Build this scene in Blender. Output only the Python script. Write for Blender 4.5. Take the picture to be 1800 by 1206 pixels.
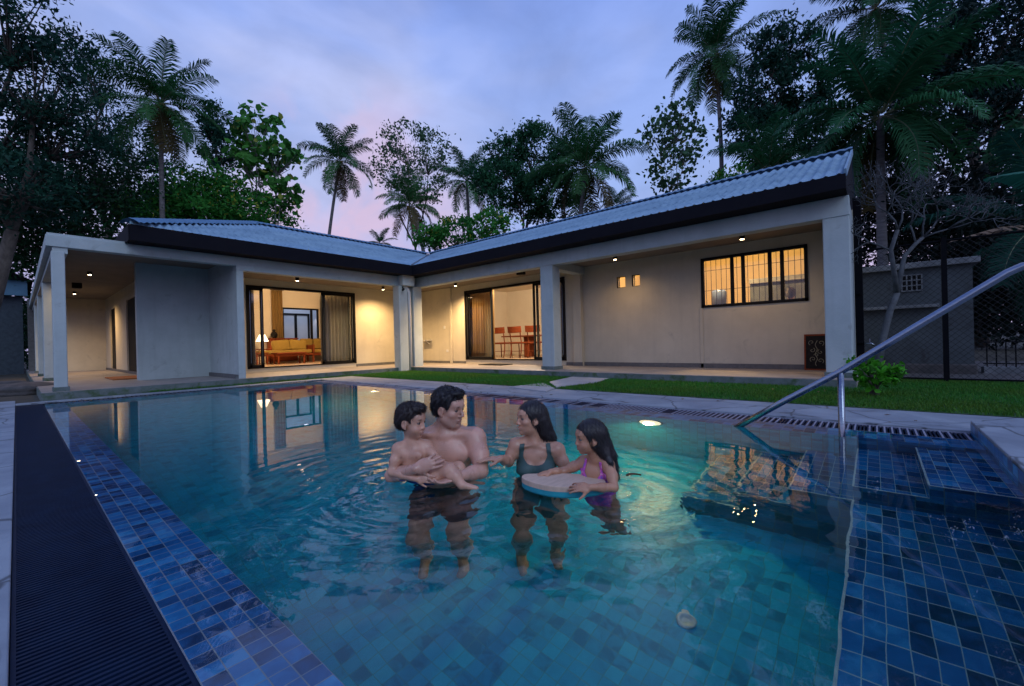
import bpy, bmesh, math, random
import numpy as np
from mathutils import Vector, Matrix
R = math.radians
random.seed(7); rng = np.random.default_rng(11)
for o in list(bpy.data.objects): bpy.data.objects.remove(o)
scene = bpy.context.scene
COL = scene.collection

# ------------------------------------------------------------------ camera
CH = 0.759                                   # camera height above the pool deck (z = 0)
FPX, TH, PI_, RO = 745.26, 0.7076, -0.0009, -0.0253
_f = np.array([math.cos(TH)*math.cos(PI_), math.sin(TH)*math.cos(PI_), math.sin(PI_)])
_r = np.array([math.sin(TH), -math.cos(TH), 0.0]); _u = np.cross(_r, _f)
_r2 = _r*math.cos(RO) + _u*math.sin(RO); _u2 = -_r*math.sin(RO) + _u*math.cos(RO)
cam = bpy.data.objects.new('camera', bpy.data.cameras.new('camera')); COL.objects.link(cam)
cam.matrix_world = Matrix(((_r2[0], _u2[0], -_f[0], 0), (_r2[1], _u2[1], -_f[1], 0), (_r2[2], _u2[2], -_f[2], CH), (0, 0, 0, 1)))
cam.data.sensor_width = 36; cam.data.lens = FPX/1800*36; cam.data.clip_end = 800; cam.data.clip_start = 0.02
scene.camera = cam
def W(px, py, d):
    """world point d metres in front of the camera, seen at (px, py) of the 1800 px photograph"""
    v = _f + _r2*(px-900)/FPX - _u2*(py-603)/FPX
    return np.array([0, 0, CH]) + v*d
def G(px, py, z=0.0):
    v = _f + _r2*(px-900)/FPX - _u2*(py-603)/FPX
    return np.array([0, 0, CH]) + v*(z-CH)/v[2]

# ------------------------------------------------------------------ world: dusk sky
scene.view_settings.view_transform = 'Standard'; scene.view_settings.look = 'None'
scene.view_settings.exposure = 0.16
scene.view_settings.gamma = 1
world = bpy.data.worlds.new("World"); scene.world = world; world.use_nodes = True
nt = world.node_tree; nt.nodes.clear()
def N(nt, t, **k):
    n = nt.nodes.new(t)
    for a, b in k.items():
        if a == 'ins':
            for i, v in b.items(): n.inputs[i].default_value = v
        else: setattr(n, a, b)
    return n
out = N(nt, 'ShaderNodeOutputWorld'); bg = N(nt, 'ShaderNodeBackground', ins={1: 0.1})
sky = N(nt, 'ShaderNodeTexSky', sky_type='NISHITA', sun_disc=False, sun_elevation=R(3.0), sun_rotation=R(200), air_density=1.5, dust_density=1.5, ozone_density=3)
tc = N(nt, 'ShaderNodeTexCoord'); sep = N(nt, 'ShaderNodeSeparateXYZ'); nt.links.new(tc.outputs['Generated'], sep.inputs[0])
ramp = N(nt, 'ShaderNodeValToRGB'); e = ramp.color_ramp.elements
def lin(c): return tuple((x/255/12.92 if x/255 <= .04045 else ((x/255+.055)/1.055)**2.4) for x in c)
SK = 10.0
stops = [(0.0, (166, 166, 216)), (0.14, (172, 178, 230)), (0.32, (154, 178, 234)), (0.56, (138, 164, 230)), (0.8, (98, 130, 214)), (1.0, (74, 106, 196))]
while len(e) < len(stops): e.new(0.5)
for el, (p, c) in zip(e, stops): el.position = p; el.color = (*lin(c), 1)
nt.links.new(sep.outputs[2], ramp.inputs[0])
mp = N(nt, 'ShaderNodeMapping', ins={3: (1.0, 1.0, 2.0)}); nt.links.new(tc.outputs['Generated'], mp.inputs[0])
nz = N(nt, 'ShaderNodeTexNoise', ins={'Scale': 1.7, 'Detail': 4.0, 'Roughness': 0.5, 'Distortion': 0.25}); nt.links.new(mp.outputs[0], nz.inputs['Vector'])
cr = N(nt, 'ShaderNodeMapRange', ins={1: 0.42, 2: 0.70, 3: 0.0, 4: 0.9}); cr.interpolation_type = 'SMOOTHSTEP'; nt.links.new(nz.outputs[0], cr.inputs[0])
ccol = N(nt, 'ShaderNodeValToRGB'); ce = ccol.color_ramp.elements
ce[0].position = 0.12; ce[0].color = (*lin((204, 188, 224)), 1); ce[1].position = 0.34; ce[1].color = (*lin((186, 196, 240)), 1)
nt.links.new(sep.outputs[2], ccol.inputs[0])
mx = N(nt, 'ShaderNodeMixRGB'); nt.links.new(cr.outputs[0], mx.inputs[0]); nt.links.new(ramp.outputs[0], mx.inputs[1]); nt.links.new(ccol.outputs[0], mx.inputs[2])
nz2 = N(nt, 'ShaderNodeTexNoise', ins={'Scale': 4.2, 'Detail': 5.0, 'Roughness': 0.55, 'Distortion': 0.3}); nt.links.new(mp.outputs[0], nz2.inputs['Vector'])
cr2 = N(nt, 'ShaderNodeMapRange', ins={1: 0.36, 2: 0.66, 3: 0.90, 4: 1.10}); nt.links.new(nz2.outputs[0], cr2.inputs[0])
sc = N(nt, 'ShaderNodeVectorMath', operation='SCALE'); nt.links.new(mx.outputs[0], sc.inputs[0]); nt.links.new(cr2.outputs[0], sc.inputs['Scale'])
# pink afterglow cloud low over the left wing
pk = N(nt, 'ShaderNodeVectorMath', operation='DOT_PRODUCT'); _pd = W(640, 385, 1)-np.array([0, 0, CH]); _pd /= np.linalg.norm(_pd); pk.inputs[1].default_value = tuple(_pd)
nrm_ = N(nt, 'ShaderNodeVectorMath', operation='NORMALIZE'); nt.links.new(tc.outputs['Generated'], nrm_.inputs[0]); nt.links.new(nrm_.outputs[0], pk.inputs[0])
pr = N(nt, 'ShaderNodeMapRange', ins={1: .955, 2: .999, 3: 0.0, 4: 0.6}); pr.interpolation_type = 'SMOOTHSTEP'; nt.links.new(pk.outputs['Value'], pr.inputs[0])
pn = N(nt, 'ShaderNodeTexNoise', ins={'Scale': 7.0, 'Detail': 4.0, 'Roughness': .5, 'Distortion': .4}); nt.links.new(tc.outputs['Generated'], pn.inputs['Vector'])
pm = N(nt, 'ShaderNodeMapRange', ins={1: .42, 2: .58}); nt.links.new(pn.outputs[0], pm.inputs[0]); pq = N(nt, 'ShaderNodeMath', operation='MULTIPLY'); nt.links.new(pr.outputs[0], pq.inputs[0]); nt.links.new(pm.outputs[0], pq.inputs[1])
px_ = N(nt, 'ShaderNodeMixRGB', ins={2: (*lin((226, 192, 216)), 1)}); nt.links.new(pq.outputs[0], px_.inputs[0]); nt.links.new(sc.outputs[0], px_.inputs[1])
sc2 = N(nt, 'ShaderNodeVectorMath', operation='SCALE', ins={'Scale': SK}); nt.links.new(px_.outputs[0], sc2.inputs[0])
mx2 = N(nt, 'ShaderNodeMixRGB', ins={0: 0.93}); nt.links.new(sky.outputs[0], mx2.inputs[1]); nt.links.new(sc2.outputs[0], mx2.inputs[2])
nt.links.new(mx2.outputs[0], bg.inputs[0]); nt.links.new(bg.outputs[0], out.inputs[0])
world.cycles.sampling_method = 'AUTOMATIC'
sun = bpy.data.objects.new('sun', bpy.data.lights.new('sun', 'SUN')); COL.objects.link(sun)
sun.data.energy = 0.75; sun.data.angle = R(40); sun.data.color = (0.70, 0.84, 1.0)
sun.rotation_euler = (R(52), 0, R(-28))      # the brighter part of the afterglow, behind the camera to the left
cy = scene.cycles
cy.max_bounces = 8; cy.diffuse_bounces = 3; cy.glossy_bounces = 4; cy.transparent_max_bounces = 14; cy.transmission_bounces = 6; cy.blur_glossy = 0.3
cy.caustics_reflective = False; cy.caustics_refractive = True; cy.sample_clamp_indirect = 3.0
cy.use_denoising = True

# ------------------------------------------------------------------ helpers
LOC = {}
def tag(o, label=None, cat=None, group=None, kind=None):
    if label: o['label'] = label
    if cat: o['category'] = cat
    if group: o['group'] = group
    if kind: o['kind'] = kind
    return o
def thing(name, label, cat, loc=(0, 0, 0), group=None, rotz=0.0):
    o = bpy.data.objects.new(name, None); COL.objects.link(o)
    o.empty_display_size = 0.1; o.location = loc; o.rotation_euler = (0, 0, rotz)
    LOC[o.name] = np.array(loc, float)
    return tag(o, label, cat, group)
def wl(o): return LOC.get(o.name, np.zeros(3))
def copy_tree(o, loc, rotz, label=None, parent=None):
    c = o.copy(); COL.objects.link(c)
    if parent is None:
        c.location = loc; c.rotation_euler = (0, 0, rotz)
        if label: c['label'] = label
    else: c.parent = parent
    for ch in [k for k in bpy.data.objects if k.parent == o]: copy_tree(ch, None, None, None, c)
    return c
class MB:
    def __init__(s): s.v = []; s.f = []; s.n = 0
    def add(s, V, F):
        V = np.asarray(V, float); s.v.append(V); s.f += [tuple(int(i)+s.n for i in f) for f in F]; s.n += len(V); return s
    def box(s, x0, x1, y0, y1, z0, z1, M=None):
        V = np.array([(x, y, z) for x in (x0, x1) for y in (y0, y1) for z in (z0, z1)], float)
        if M is not None: V = V@np.array(M)[:3, :3].T + np.array(M)[:3, 3]
        return s.add(V, [(0, 1, 3, 2), (4, 6, 7, 5), (0, 4, 5, 1), (2, 3, 7, 6), (0, 2, 6, 4), (1, 5, 7, 3)])
    def bar(s, a, b, w, h):
        """rectangular bar from a to b"""
        a = np.array(a, float); b = np.array(b, float); d = b-a; L = np.linalg.norm(d); d /= L
        up = np.array([0, 0, 1.]) if abs(d[2]) < .9 else np.array([1., 0, 0])
        r = np.cross(d, up); r /= np.linalg.norm(r); u = np.cross(r, d)
        V = [p+r*i*w/2+u*j*h/2 for p in (a, b) for i, j in ((-1, -1), (1, -1), (1, 1), (-1, 1))]
        return s.add(V, [(0, 1, 2, 3), (7, 6, 5, 4), (0, 4, 5, 1), (1, 5, 6, 2), (2, 6, 7, 3), (3, 7, 4, 0)])
    def tube(s, pts, rad, seg=8, cap=True):
        P = np.array(pts, float); n = len(P)
        rad = np.full(n, rad, float) if np.isscalar(rad) else np.array(rad, float)
        T = np.gradient(P, axis=0); T /= np.linalg.norm(T, axis=1)[:, None]+1e-12
        ref = np.array([0, 0, 1.]) if abs(T[0][2]) < .85 else np.array([1., 0, 0])
        V = []
        r = np.cross(T[0], ref)
        for i in range(n):
            r = r - T[i]*(r@T[i]); r /= np.linalg.norm(r)+1e-12; u = np.cross(T[i], r)
            for k in range(seg):
                a = 2*math.pi*k/seg; V.append(P[i]+rad[i]*(math.cos(a)*r+math.sin(a)*u))
        F = [(i*seg+k, i*seg+(k+1) % seg, (i+1)*seg+(k+1) % seg, (i+1)*seg+k) for i in range(n-1) for k in range(seg)]
        if cap: F += [tuple(range(seg))[::-1], tuple((n-1)*seg+k for k in range(seg))]
        return s.add(V, F)
    def lathe(s, prof, c=(0, 0, 0), seg=20):
        V = [(c[0]+r*math.cos(2*math.pi*k/seg), c[1]+r*math.sin(2*math.pi*k/seg), c[2]+z) for r, z in prof for k in range(seg)]
        n = len(prof)
        F = [(i*seg+k, i*seg+(k+1) % seg, (i+1)*seg+(k+1) % seg, (i+1)*seg+k) for i in range(n-1) for k in range(seg)]
        F += [tuple(range(seg))[::-1], tuple((n-1)*seg+k for k in range(seg))]
        return s.add(V, F)
    def prism(s, poly, z0, z1):
        n = len(poly); V = [(x, y, z0) for x, y in poly]+[(x, y, z1) for x, y in poly]
        return s.add(V, [tuple(range(n))[::-1], tuple(range(n, 2*n))]+[(i, (i+1) % n, n+(i+1) % n, n+i) for i in range(n)])
    def build(s, name, m, parent=None, smooth=False, bevel=0.0, label=None, cat=None, group=None, kind=None, local=False):
        V = np.concatenate(s.v) if s.v else np.zeros((0, 3))
        if parent is not None and not local:
            q = parent
            while q is not None: V = V - wl(q); q = q.parent
        me = bpy.data.meshes.new(name); me.from_pydata(V.tolist(), [], s.f)
        if m is not None: me.materials.append(m)
        if smooth: me.polygons.foreach_set('use_smooth', [True]*len(me.polygons))
        me.update()
        o = bpy.data.objects.new(name, me); COL.objects.link(o)
        if parent is not None: o.parent = parent
        if bevel:
            b = o.modifiers.new('bevel', 'BEVEL'); b.width = bevel; b.segments = 2; b.limit_method = 'ANGLE'
        return tag(o, label, cat, group, kind)
def npmesh(name, V, F, m, parent=None, attr=None, smooth=False, off=None, mats=None, mi=None):
    """fast mesh from numpy arrays; F is (n,3) or (n,4)"""
    V = np.asarray(V, np.float32)
    if parent is not None:
        q = parent
        while q is not None: V = V - wl(q).astype(np.float32); q = q.parent
    me = bpy.data.meshes.new(name); k = F.shape[1]
    me.vertices.add(len(V)); me.vertices.foreach_set('co', V.ravel())
    me.loops.add(F.size); me.loops.foreach_set('vertex_index', F.astype(np.int32).ravel())
    me.polygons.add(len(F)); me.polygons.foreach_set('loop_start', np.arange(0, F.size, k, dtype=np.int32))
    try: me.polygons.foreach_set('loop_total', np.full(len(F), k, np.int32))
    except Exception: pass
    me.materials.append(m)
    if smooth: me.polygons.foreach_set('use_smooth', np.ones(len(F), bool))
    if attr is not None:
        a = me.attributes.new('col', 'FLOAT_COLOR', 'POINT'); a.data.foreach_set('color', np.concatenate([attr, np.ones((len(attr), 1))], 1).astype(np.float32).ravel())
    me.update(calc_edges=True); me.validate()
    o = bpy.data.objects.new(name, me); COL.objects.link(o)
    if parent is not None: o.parent = parent
    return o

# ------------------------------------------------------------------ materials
MATS = {}
def mat(name, c1, c2=None, rough=0.7, metal=0.0, scale=8.0, bump=0.0, bscale=None, detail=5.0, dist=0.0, stretch=(1, 1, 1), lo=0.35, hi=0.65, spec=0.5, stain=None, coat=0.0, crack=0.0, streak=0.0):
    m = bpy.data.materials.new(name); m.use_nodes = True; t = m.node_tree
    b = t.nodes['Principled BSDF']; b.inputs['Roughness'].default_value = rough; b.inputs['Metallic'].default_value = metal
    b.inputs['Specular IOR Level'].default_value = spec
    if coat: b.inputs['Coat Weight'].default_value = coat; b.inputs['Coat Roughness'].default_value = 0.15
    c2 = c2 or tuple(x*0.82 for x in c1)
    g = N(t, 'ShaderNodeNewGeometry'); mp = N(t, 'ShaderNodeMapping', ins={3: stretch}); t.links.new(g.outputs['Position'], mp.inputs[0])
    n = N(t, 'ShaderNodeTexNoise', ins={'Scale': scale, 'Detail': detail, 'Roughness': 0.6, 'Distortion': dist}); t.links.new(mp.outputs[0], n.inputs['Vector'])
    r = N(t, 'ShaderNodeMapRange', ins={1: lo, 2: hi}); t.links.new(n.outputs[0], r.inputs[0])
    x = N(t, 'ShaderNodeMixRGB', ins={1: (*c1, 1), 2: (*c2, 1)}); t.links.new(r.outputs[0], x.inputs[0])
    last = x
    if stain:
        n3 = N(t, 'ShaderNodeTexNoise', ins={'Scale': stain[1], 'Detail': 6.0, 'Roughness': 0.65, 'Distortion': 0.8}); t.links.new(mp.outputs[0], n3.inputs['Vector'])
        r3 = N(t, 'ShaderNodeMapRange', ins={1: stain[2], 2: stain[2]+0.14}); t.links.new(n3.outputs[0], r3.inputs[0])
        x3 = N(t, 'ShaderNodeMixRGB', ins={2: (*stain[0], 1)}); t.links.new(r3.outputs[0], x3.inputs[0]); t.links.new(x.outputs[0], x3.inputs[1]); last = x3
    if crack:                                    # irregular seams between cast sections
        vz = N(t, 'ShaderNodeTexVoronoi', feature='DISTANCE_TO_EDGE', ins={'Scale': crack}); nd = N(t, 'ShaderNodeVectorMath', operation='MULTIPLY_ADD', ins={1: (.18, .18, .18)}); nn_ = N(t, 'ShaderNodeTexNoise', ins={'Scale': 2.5}); t.links.new(mp.outputs[0], nn_.inputs['Vector'])
        t.links.new(nn_.outputs[1], nd.inputs[0]); t.links.new(mp.outputs[0], nd.inputs[2]); t.links.new(nd.outputs[0], vz.inputs['Vector'])
        rc = N(t, 'ShaderNodeMapRange', ins={1: .004, 2: .016, 3: .75, 4: 0.0}); t.links.new(vz.outputs['Distance'], rc.inputs[0]); xc = N(t, 'ShaderNodeMixRGB', ins={2: (.04, .045, .05, 1)}); t.links.new(rc.outputs[0], xc.inputs[0]); t.links.new(last.outputs[0], xc.inputs[1]); last = xc
    if streak:                                   # rain streaks down the render
        ms = N(t, 'ShaderNodeMapping', ins={3: (5, 5, .35)}); t.links.new(g.outputs['Position'], ms.inputs[0]); ns = N(t, 'ShaderNodeTexNoise', ins={'Scale': 1.6, 'Detail': 5.0}); t.links.new(ms.outputs[0], ns.inputs['Vector'])
        rs = N(t, 'ShaderNodeMapRange', ins={1: .52, 2: .75, 3: 0.0, 4: streak}); t.links.new(ns.outputs[0], rs.inputs[0]); xs = N(t, 'ShaderNodeMixRGB', ins={2: (.16, .16, .14, 1)}); t.links.new(rs.outputs[0], xs.inputs[0]); t.links.new(last.outputs[0], xs.inputs[1]); last = xs
    t.links.new(last.outputs[0], b.inputs['Base Color'])
    if bump:
        n2 = N(t, 'ShaderNodeTexNoise', ins={'Scale': bscale or scale*4, 'Detail': 4.0}); t.links.new(mp.outputs[0], n2.inputs['Vector'])
        bn = N(t, 'ShaderNodeBump', ins={'Strength': bump, 'Distance': 0.01}); t.links.new(n2.outputs[0], bn.inputs['Height']); t.links.new(bn.outputs[0], b.inputs['Normal'])
    MATS[name] = m
    return m
def emis(name, c, s):
    m = bpy.data.materials.new(name); m.use_nodes = True; b = m.node_tree.nodes['Principled BSDF']
    b.inputs['Base Color'].default_value = (0.8, 0.8, 0.8, 1); b.inputs['Emission Color'].default_value = (*c, 1); b.inputs['Emission Strength'].default_value = s
    return m
M = dict(
 wall=mat('wall_paint', (.54, .50, .39), (.47, .435, .34), .85, scale=1.6, bump=.15, bscale=60, stain=((.36, .34, .28), 2.2, .62), streak=.10),
 beam=mat('beam_paint', (.42, .48, .48), (.36, .42, .42), .85, scale=2.5, bump=.25, bscale=30, stain=((.28, .32, .31), 3.0, .60), streak=.14),
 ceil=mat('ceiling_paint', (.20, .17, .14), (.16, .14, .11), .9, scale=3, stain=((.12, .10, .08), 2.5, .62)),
 inwall=mat('room_paint', (.74, .66, .54), (.70, .62, .50), .85, scale=2, bump=.05, bscale=40),
 inwhite=mat('far_patio_paint', (.45, .47, .5), (.4, .42, .46), .85, scale=2),
 floor=mat('porch_screed', (.30, .27, .25), (.22, .20, .19), .55, scale=3, bump=.1, bscale=40, stain=((.16, .15, .15), 1.7, .6)),
 base=mat('skirting_and_dim_wall', (.13, .13, .13), (.09, .09, .09), .7, scale=12),
 infloor=mat('room_floor', (.55, .40, .27), (.48, .34, .22), .25, scale=4),
 plinth=mat('mossy_plinth', (.14, .17, .17), (.09, .12, .11), .9, scale=5, bump=.4, stain=((.05, .09, .04), 4, .5)),
 fascia=mat('black_gutter', (.004, .004, .008), (.006, .006, .010), .8, scale=4, spec=.15),
 roof=mat('painted_roof_sheet', (.22, .36, .47), (.16, .28, .39), .5, scale=2.5, stretch=(1, 1, 1), bump=.05, stain=((.10, .18, .26), 5, .58)),
 cap=mat('ridge_cap_sheet', (.08, .19, .31), (.06, .15, .25), .5, scale=4),
 frame=mat('black_aluminium', (.006, .006, .007), (.009, .009, .009), .5, scale=20, spec=.12),
 steel=mat('brushed_steel', (.30, .33, .38), (.22, .25, .30), .20, 1.0, scale=30, stretch=(1, 1, 6)),
 white=mat('white_plastic', (.6, .62, .62), (.55, .56, .56), .45, scale=10),
 black=mat('dark_plastic', (.010, .009, .009), (.015, .014, .013), .7, scale=20, spec=.12),
 curtain=mat('ochre_curtain', (.34, .22, .08), (.27, .17, .06), .9, scale=15, stretch=(4, 4, .4)),
 curtaing=mat('grey_curtain', (.30, .27, .22), (.24, .21, .17), .9, scale=15, stretch=(4, 4, .4)),
 wood=mat('red_brown_wood', (.21, .048, .015), (.13, .028, .01), .6, spec=.12, scale=10, stretch=(1, 1, 8)),
 cushion=mat('mustard_cloth', (.33, .21, .04), (.26, .165, .03), .9, scale=30, bump=.2),
 mat_=mat('coir_mat', (.34, .13, .04), (.25, .09, .03), .95, scale=60, bump=.5),
 shade=emis('lamp_shade_glow', (1.0, .78, .5), 2.6),
 deck=mat('pool_deck_cement', (.27, .31, .35), (.18, .21, .25), .75, scale=2.2, bump=.4, bscale=18, dist=.6, stain=((.07, .085, .10), 2.6, .60), crack=1.3),
 soil=mat('ground_soil', (.035, .035, .022), (.06, .052, .04), .95, scale=6, bump=.5),
 lawnb=mat('lawn_soil', (.015, .065, .014), (.03, .09, .018), .95, scale=3, bump=.5, stain=((.07, .07, .03), 1.3, .66)),
 stone=mat('rough_stone', (.09, .08, .08), (.05, .05, .05), .9, scale=6, bump=.8),
 slab=mat('path_slab', (.36, .37, .39), (.28, .29, .31), .8, scale=4, bump=.3, stain=((.18, .19, .2), 5, .6)),
 slatd=mat('dark_grate_plastic', (.002, .008, .028), (.004, .014, .042), .45, spec=.15, scale=8),
 slatl=mat('pale_grate_plastic', (.30, .31, .38), (.20, .21, .28), .5, scale=8),
 gutter=mat('gutter_channel', (.006, .012, .04), (.01, .018, .05), .6, scale=6),
 post=mat('black_fence_paint', (.003, .004, .006), (.005, .005, .007), .7, scale=20, spec=.08),
 wire=mat('fence_wire', (.008, .009, .011), (.014, .014, .016), .7, .0, scale=20),
 shed=mat('weathered_render', (.07, .085, .095), (.05, .06, .068), .9, scale=2.5, bump=.4, stain=((.035, .037, .04), 2.0, .55)),
 shedtop=mat('weathered_slab', (.20, .21, .22), (.12, .13, .14), .9, scale=3, bump=.4),
)
def glass(name, rgh=0.0, tint=(1, 1, 1), ior=1.5):
    m = bpy.data.materials.new(name); m.use_nodes = True; t = m.node_tree; t.nodes.clear()
    o = N(t, 'ShaderNodeOutputMaterial'); tr = N(t, 'ShaderNodeBsdfTransparent', ins={0: (*tint, 1)}); gl = N(t, 'ShaderNodeBsdfGlossy', ins={'Roughness': rgh})
    fr = N(t, 'ShaderNodeFresnel', ins={0: ior}); mx = N(t, 'ShaderNodeMixShader')
    g = N(t, 'ShaderNodeNewGeometry'); q = N(t, 'ShaderNodeMapRange', ins={3: ior, 4: 1/ior}); t.links.new(g.outputs['Backfacing'], q.inputs[0]); t.links.new(q.outputs[0], fr.inputs[0])
    t.links.new(fr.outputs[0], mx.inputs[0]); t.links.new(tr.outputs[0], mx.inputs[1]); t.links.new(gl.outputs[0], mx.inputs[2]); t.links.new(mx.outputs[0], o.inputs[0])
    return m
M['glass'] = glass('clear_glass')

def translucent(m, f, col):
    t = m.node_tree; b = t.nodes['Principled BSDF']; o = t.nodes['Material Output']; tr = N(t, 'ShaderNodeBsdfTranslucent', ins={0: (*col, 1)}); mx = N(t, 'ShaderNodeMixShader', ins={0: f})
    t.links.new(b.outputs[0], mx.inputs[1]); t.links.new(tr.outputs[0], mx.inputs[2]); t.links.new(mx.outputs[0], o.inputs[0])
translucent(M['curtain'], .35, (.55, .32, .10)); translucent(M['curtaing'], .22, (.42, .34, .24))
# ------------------------------------------------------------------ pool dimensions
XL, XG, XW = -0.026, 0.266, 0.476           # near-left coping edge, grate edge, basin edge
XD, XE2, XF2 = 4.697, 4.361, 4.07           # far coping edge, far grate edge, basin edge
YD, YG, YW = 10.03, 9.73, 9.43
YR = -0.5426
XF, YF = 7.82, 10.444                        # beam faces of the two wings
ZP = 0.1265
WZ = -0.012                                  # water level
def tilemat(name, size, cols, grout, wall=False, gw=0.05, rough=0.18, off=(0, 0), smoke=0.35):
    m = bpy.data.materials.new(name); m.use_nodes = True; t = m.node_tree; b = t.nodes['Principled BSDF']
    g = N(t, 'ShaderNodeNewGeometry'); s = N(t, 'ShaderNodeSeparateXYZ'); t.links.new(g.outputs['Position'], s.inputs[0])
    if wall:
        a = N(t, 'ShaderNodeMath', operation='ADD'); t.links.new(s.outputs[0], a.inputs[0]); t.links.new(s.outputs[1], a.inputs[1]); ux, uy = a.outputs[0], s.outputs[2]
    else: ux, uy = s.outputs[0], s.outputs[1]
    def mth(op, a, b=None):
        n = N(t, 'ShaderNodeMath', operation=op)
        if isinstance(a, (int, float)): n.inputs[0].default_value = a
        else: t.links.new(a, n.inputs[0])
        if b is not None:
            if isinstance(b, (int, float)): n.inputs[1].default_value = b
            else: t.links.new(b, n.inputs[1])
        return n.outputs[0]
    u = mth('DIVIDE', mth('SUBTRACT', ux, off[0]), size[0]); v = mth('DIVIDE', mth('SUBTRACT', uy, off[1]), size[1])
    c = N(t, 'ShaderNodeCombineXYZ'); t.links.new(mth('FLOOR', u), c.inputs[0]); t.links.new(mth('FLOOR', v), c.inputs[1])
    wn = N(t, 'ShaderNodeTexWhiteNoise', noise_dimensions='2D'); t.links.new(c.outputs[0], wn.inputs['Vector'])
    rp = N(t, 'ShaderNodeValToRGB'); rp.color_ramp.interpolation = 'LINEAR'; el = rp.color_ramp.elements
    while len(el) < len(cols): el.new(.5)
    for q, (p, cc) in zip(el, cols): q.position = p; q.color = (*cc, 1)
    # cloudy glaze inside each tile
    cv = N(t, 'ShaderNodeVectorMath', operation='MULTIPLY_ADD', ins={1: (3.7, 5.1, 2.3)}); t.links.new(c.outputs[0], cv.inputs[0]); t.links.new(g.outputs['Position'], cv.inputs[2])
    nz = N(t, 'ShaderNodeTexNoise', ins={'Scale': 0.9/size[0], 'Detail': 5.0, 'Distortion': 1.2}); t.links.new(cv.outputs[0], nz.inputs['Vector'])
    mr = N(t, 'ShaderNodeMapRange', ins={1: .3, 2: .7, 3: -smoke/2, 4: smoke/2}); t.links.new(nz.outputs[0], mr.inputs[0])
    t.links.new(mth('ADD', wn.outputs['Value'], mr.outputs[0]), rp.inputs[0])
    def edge(w):
        f = mth('FRACT', w); return mth('MINIMUM', f, mth('SUBTRACT', 1.0, f))
    gm = mth('LESS_THAN', mth('MINIMUM', edge(u), edge(v)), gw/2)
    x = N(t, 'ShaderNodeMixRGB', ins={2: (*grout, 1)}); t.links.new(gm, x.inputs[0]); t.links.new(rp.outputs[0], x.inputs[1])
    t.links.new(x.outputs[0], b.inputs['Base Color'])
    r2 = N(t, 'ShaderNodeMapRange', ins={1: 0, 2: 1, 3: rough, 4: .8}); t.links.new(gm, r2.inputs[0]); t.links.new(r2.outputs[0], b.inputs['Roughness'])
    bn = N(t, 'ShaderNodeBump', ins={'Strength': .25, 'Distance': .01}); bn.invert = True; t.links.new(gm, bn.inputs['Height']); t.links.new(bn.outputs[0], b.inputs['Normal'])
    return m
blue = [(0.0, (.003, .03, .10)), (.15, (.005, .06, .18)), (.5, (.008, .11, .31)), (.8, (.013, .165, .41)), (1.0, (.03, .26, .52))]
bluel = [(0.0, (.003, .035, .11)), (.18, (.005, .07, .20)), (.5, (.008, .12, .32)), (.8, (.014, .175, .42)), (1.0, (.04, .27, .52))]
teal = [(0.0, (.002, .22, .42)), (.15, (.004, .33, .57)), (.5, (.005, .42, .68)), (1.0, (.007, .50, .75))]
M['t_ledge'] = tilemat('ledge_mosaic', (.0525, .055), bluel, (.20, .25, .28), off=(XG, 0), gw=.06)
M['t_ledge2'] = tilemat('far_ledge_mosaic', (.10, .075), bluel, (.16, .22, .24), off=(XF2, 0), gw=.05)
M['t_floor'] = tilemat('basin_mosaic', (.072, .072), teal, (.05, .33, .40), rough=.35, gw=.05, smoke=.5)
M['t_shelf'] = tilemat('shelf_mosaic', (.105, .062), blue, (.26, .46, .42), off=(0.02, .113), gw=.05, smoke=.4)
M['t_wall'] = tilemat('wall_mosaic', (.11, .11), blue, (.10, .20, .24), wall=True, rough=.3)
M['t_wallt'] = tilemat('basin_wall_mosaic', (.072, .072), teal, (.04, .25, .32), wall=True, rough=.35)

# ------------------------------------------------------------------ ground, decks, lawn
g = MB(); E = 260
def sheet(x0, x1, y0, y1, z): g.add([(x0, y0, z), (x1, y0, z), (x1, y1, z), (x0, y1, z)], [(0, 1, 2, 3)])
sheet(-E, XL, -E, E, -.03); sheet(XD, E, -E, E, -.03); sheet(XL, XD, YD, E, -.03); sheet(XL, XD, -E, YR-.02, -.03)
g.build('ground', M['soil'], kind='structure')
d = MB(); d.box(-3.2, XL, -4, 10.9, -.14, 0); d.build('pool_deck', M['deck'], kind='structure', bevel=.004)
d = MB(); d.box(XL, 5.6, YD, 10.27, -.14, 0); d.box(XD, 5.6, -12, YD, -.14, 0.0)
d.build('pool_coping', M['deck'], kind='structure', bevel=.004)
d = MB(); d.box(XL+.002, XD+.01, -4, YR, -.12, 0.079); d.build('raised_deck', M['deck'], kind='structure', bevel=.006)
d = MB()
d.add([(5.6, -12, .004), (9.4, -12, .004), (9.4, .2, .004), (5.6, .2, .004), (7.5, .2, .004), (7.5, 10.42, .004), (5.6, 10.42, .004)], [(0, 1, 2, 4, 3), (3, 4, 5, 6)])
d.add([(1.5, 10.27, .004), (5.6, 10.27, .004), (5.6, 10.42, .004), (1.5, 10.42, .004)], [(0, 1, 2, 3)])
d.build('lawn', M['lawnb'], kind='structure')
# path slabs across the lawn
pth = MB(); c0 = [G(965, 673), G(1034, 657.5), G(1090, 660), G(1050, 674), G(978, 683)]
pth.prism([(p[0], p[1]) for p in c0], -.02, .022); pth.prism([(p[0], p[1]) for p in [G(895, 682), G(955, 674.5), G(975, 684), G(960, 690)]], -.02, .02)
pth.build('path', M['slab'], kind='structure', bevel=.006)
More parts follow.
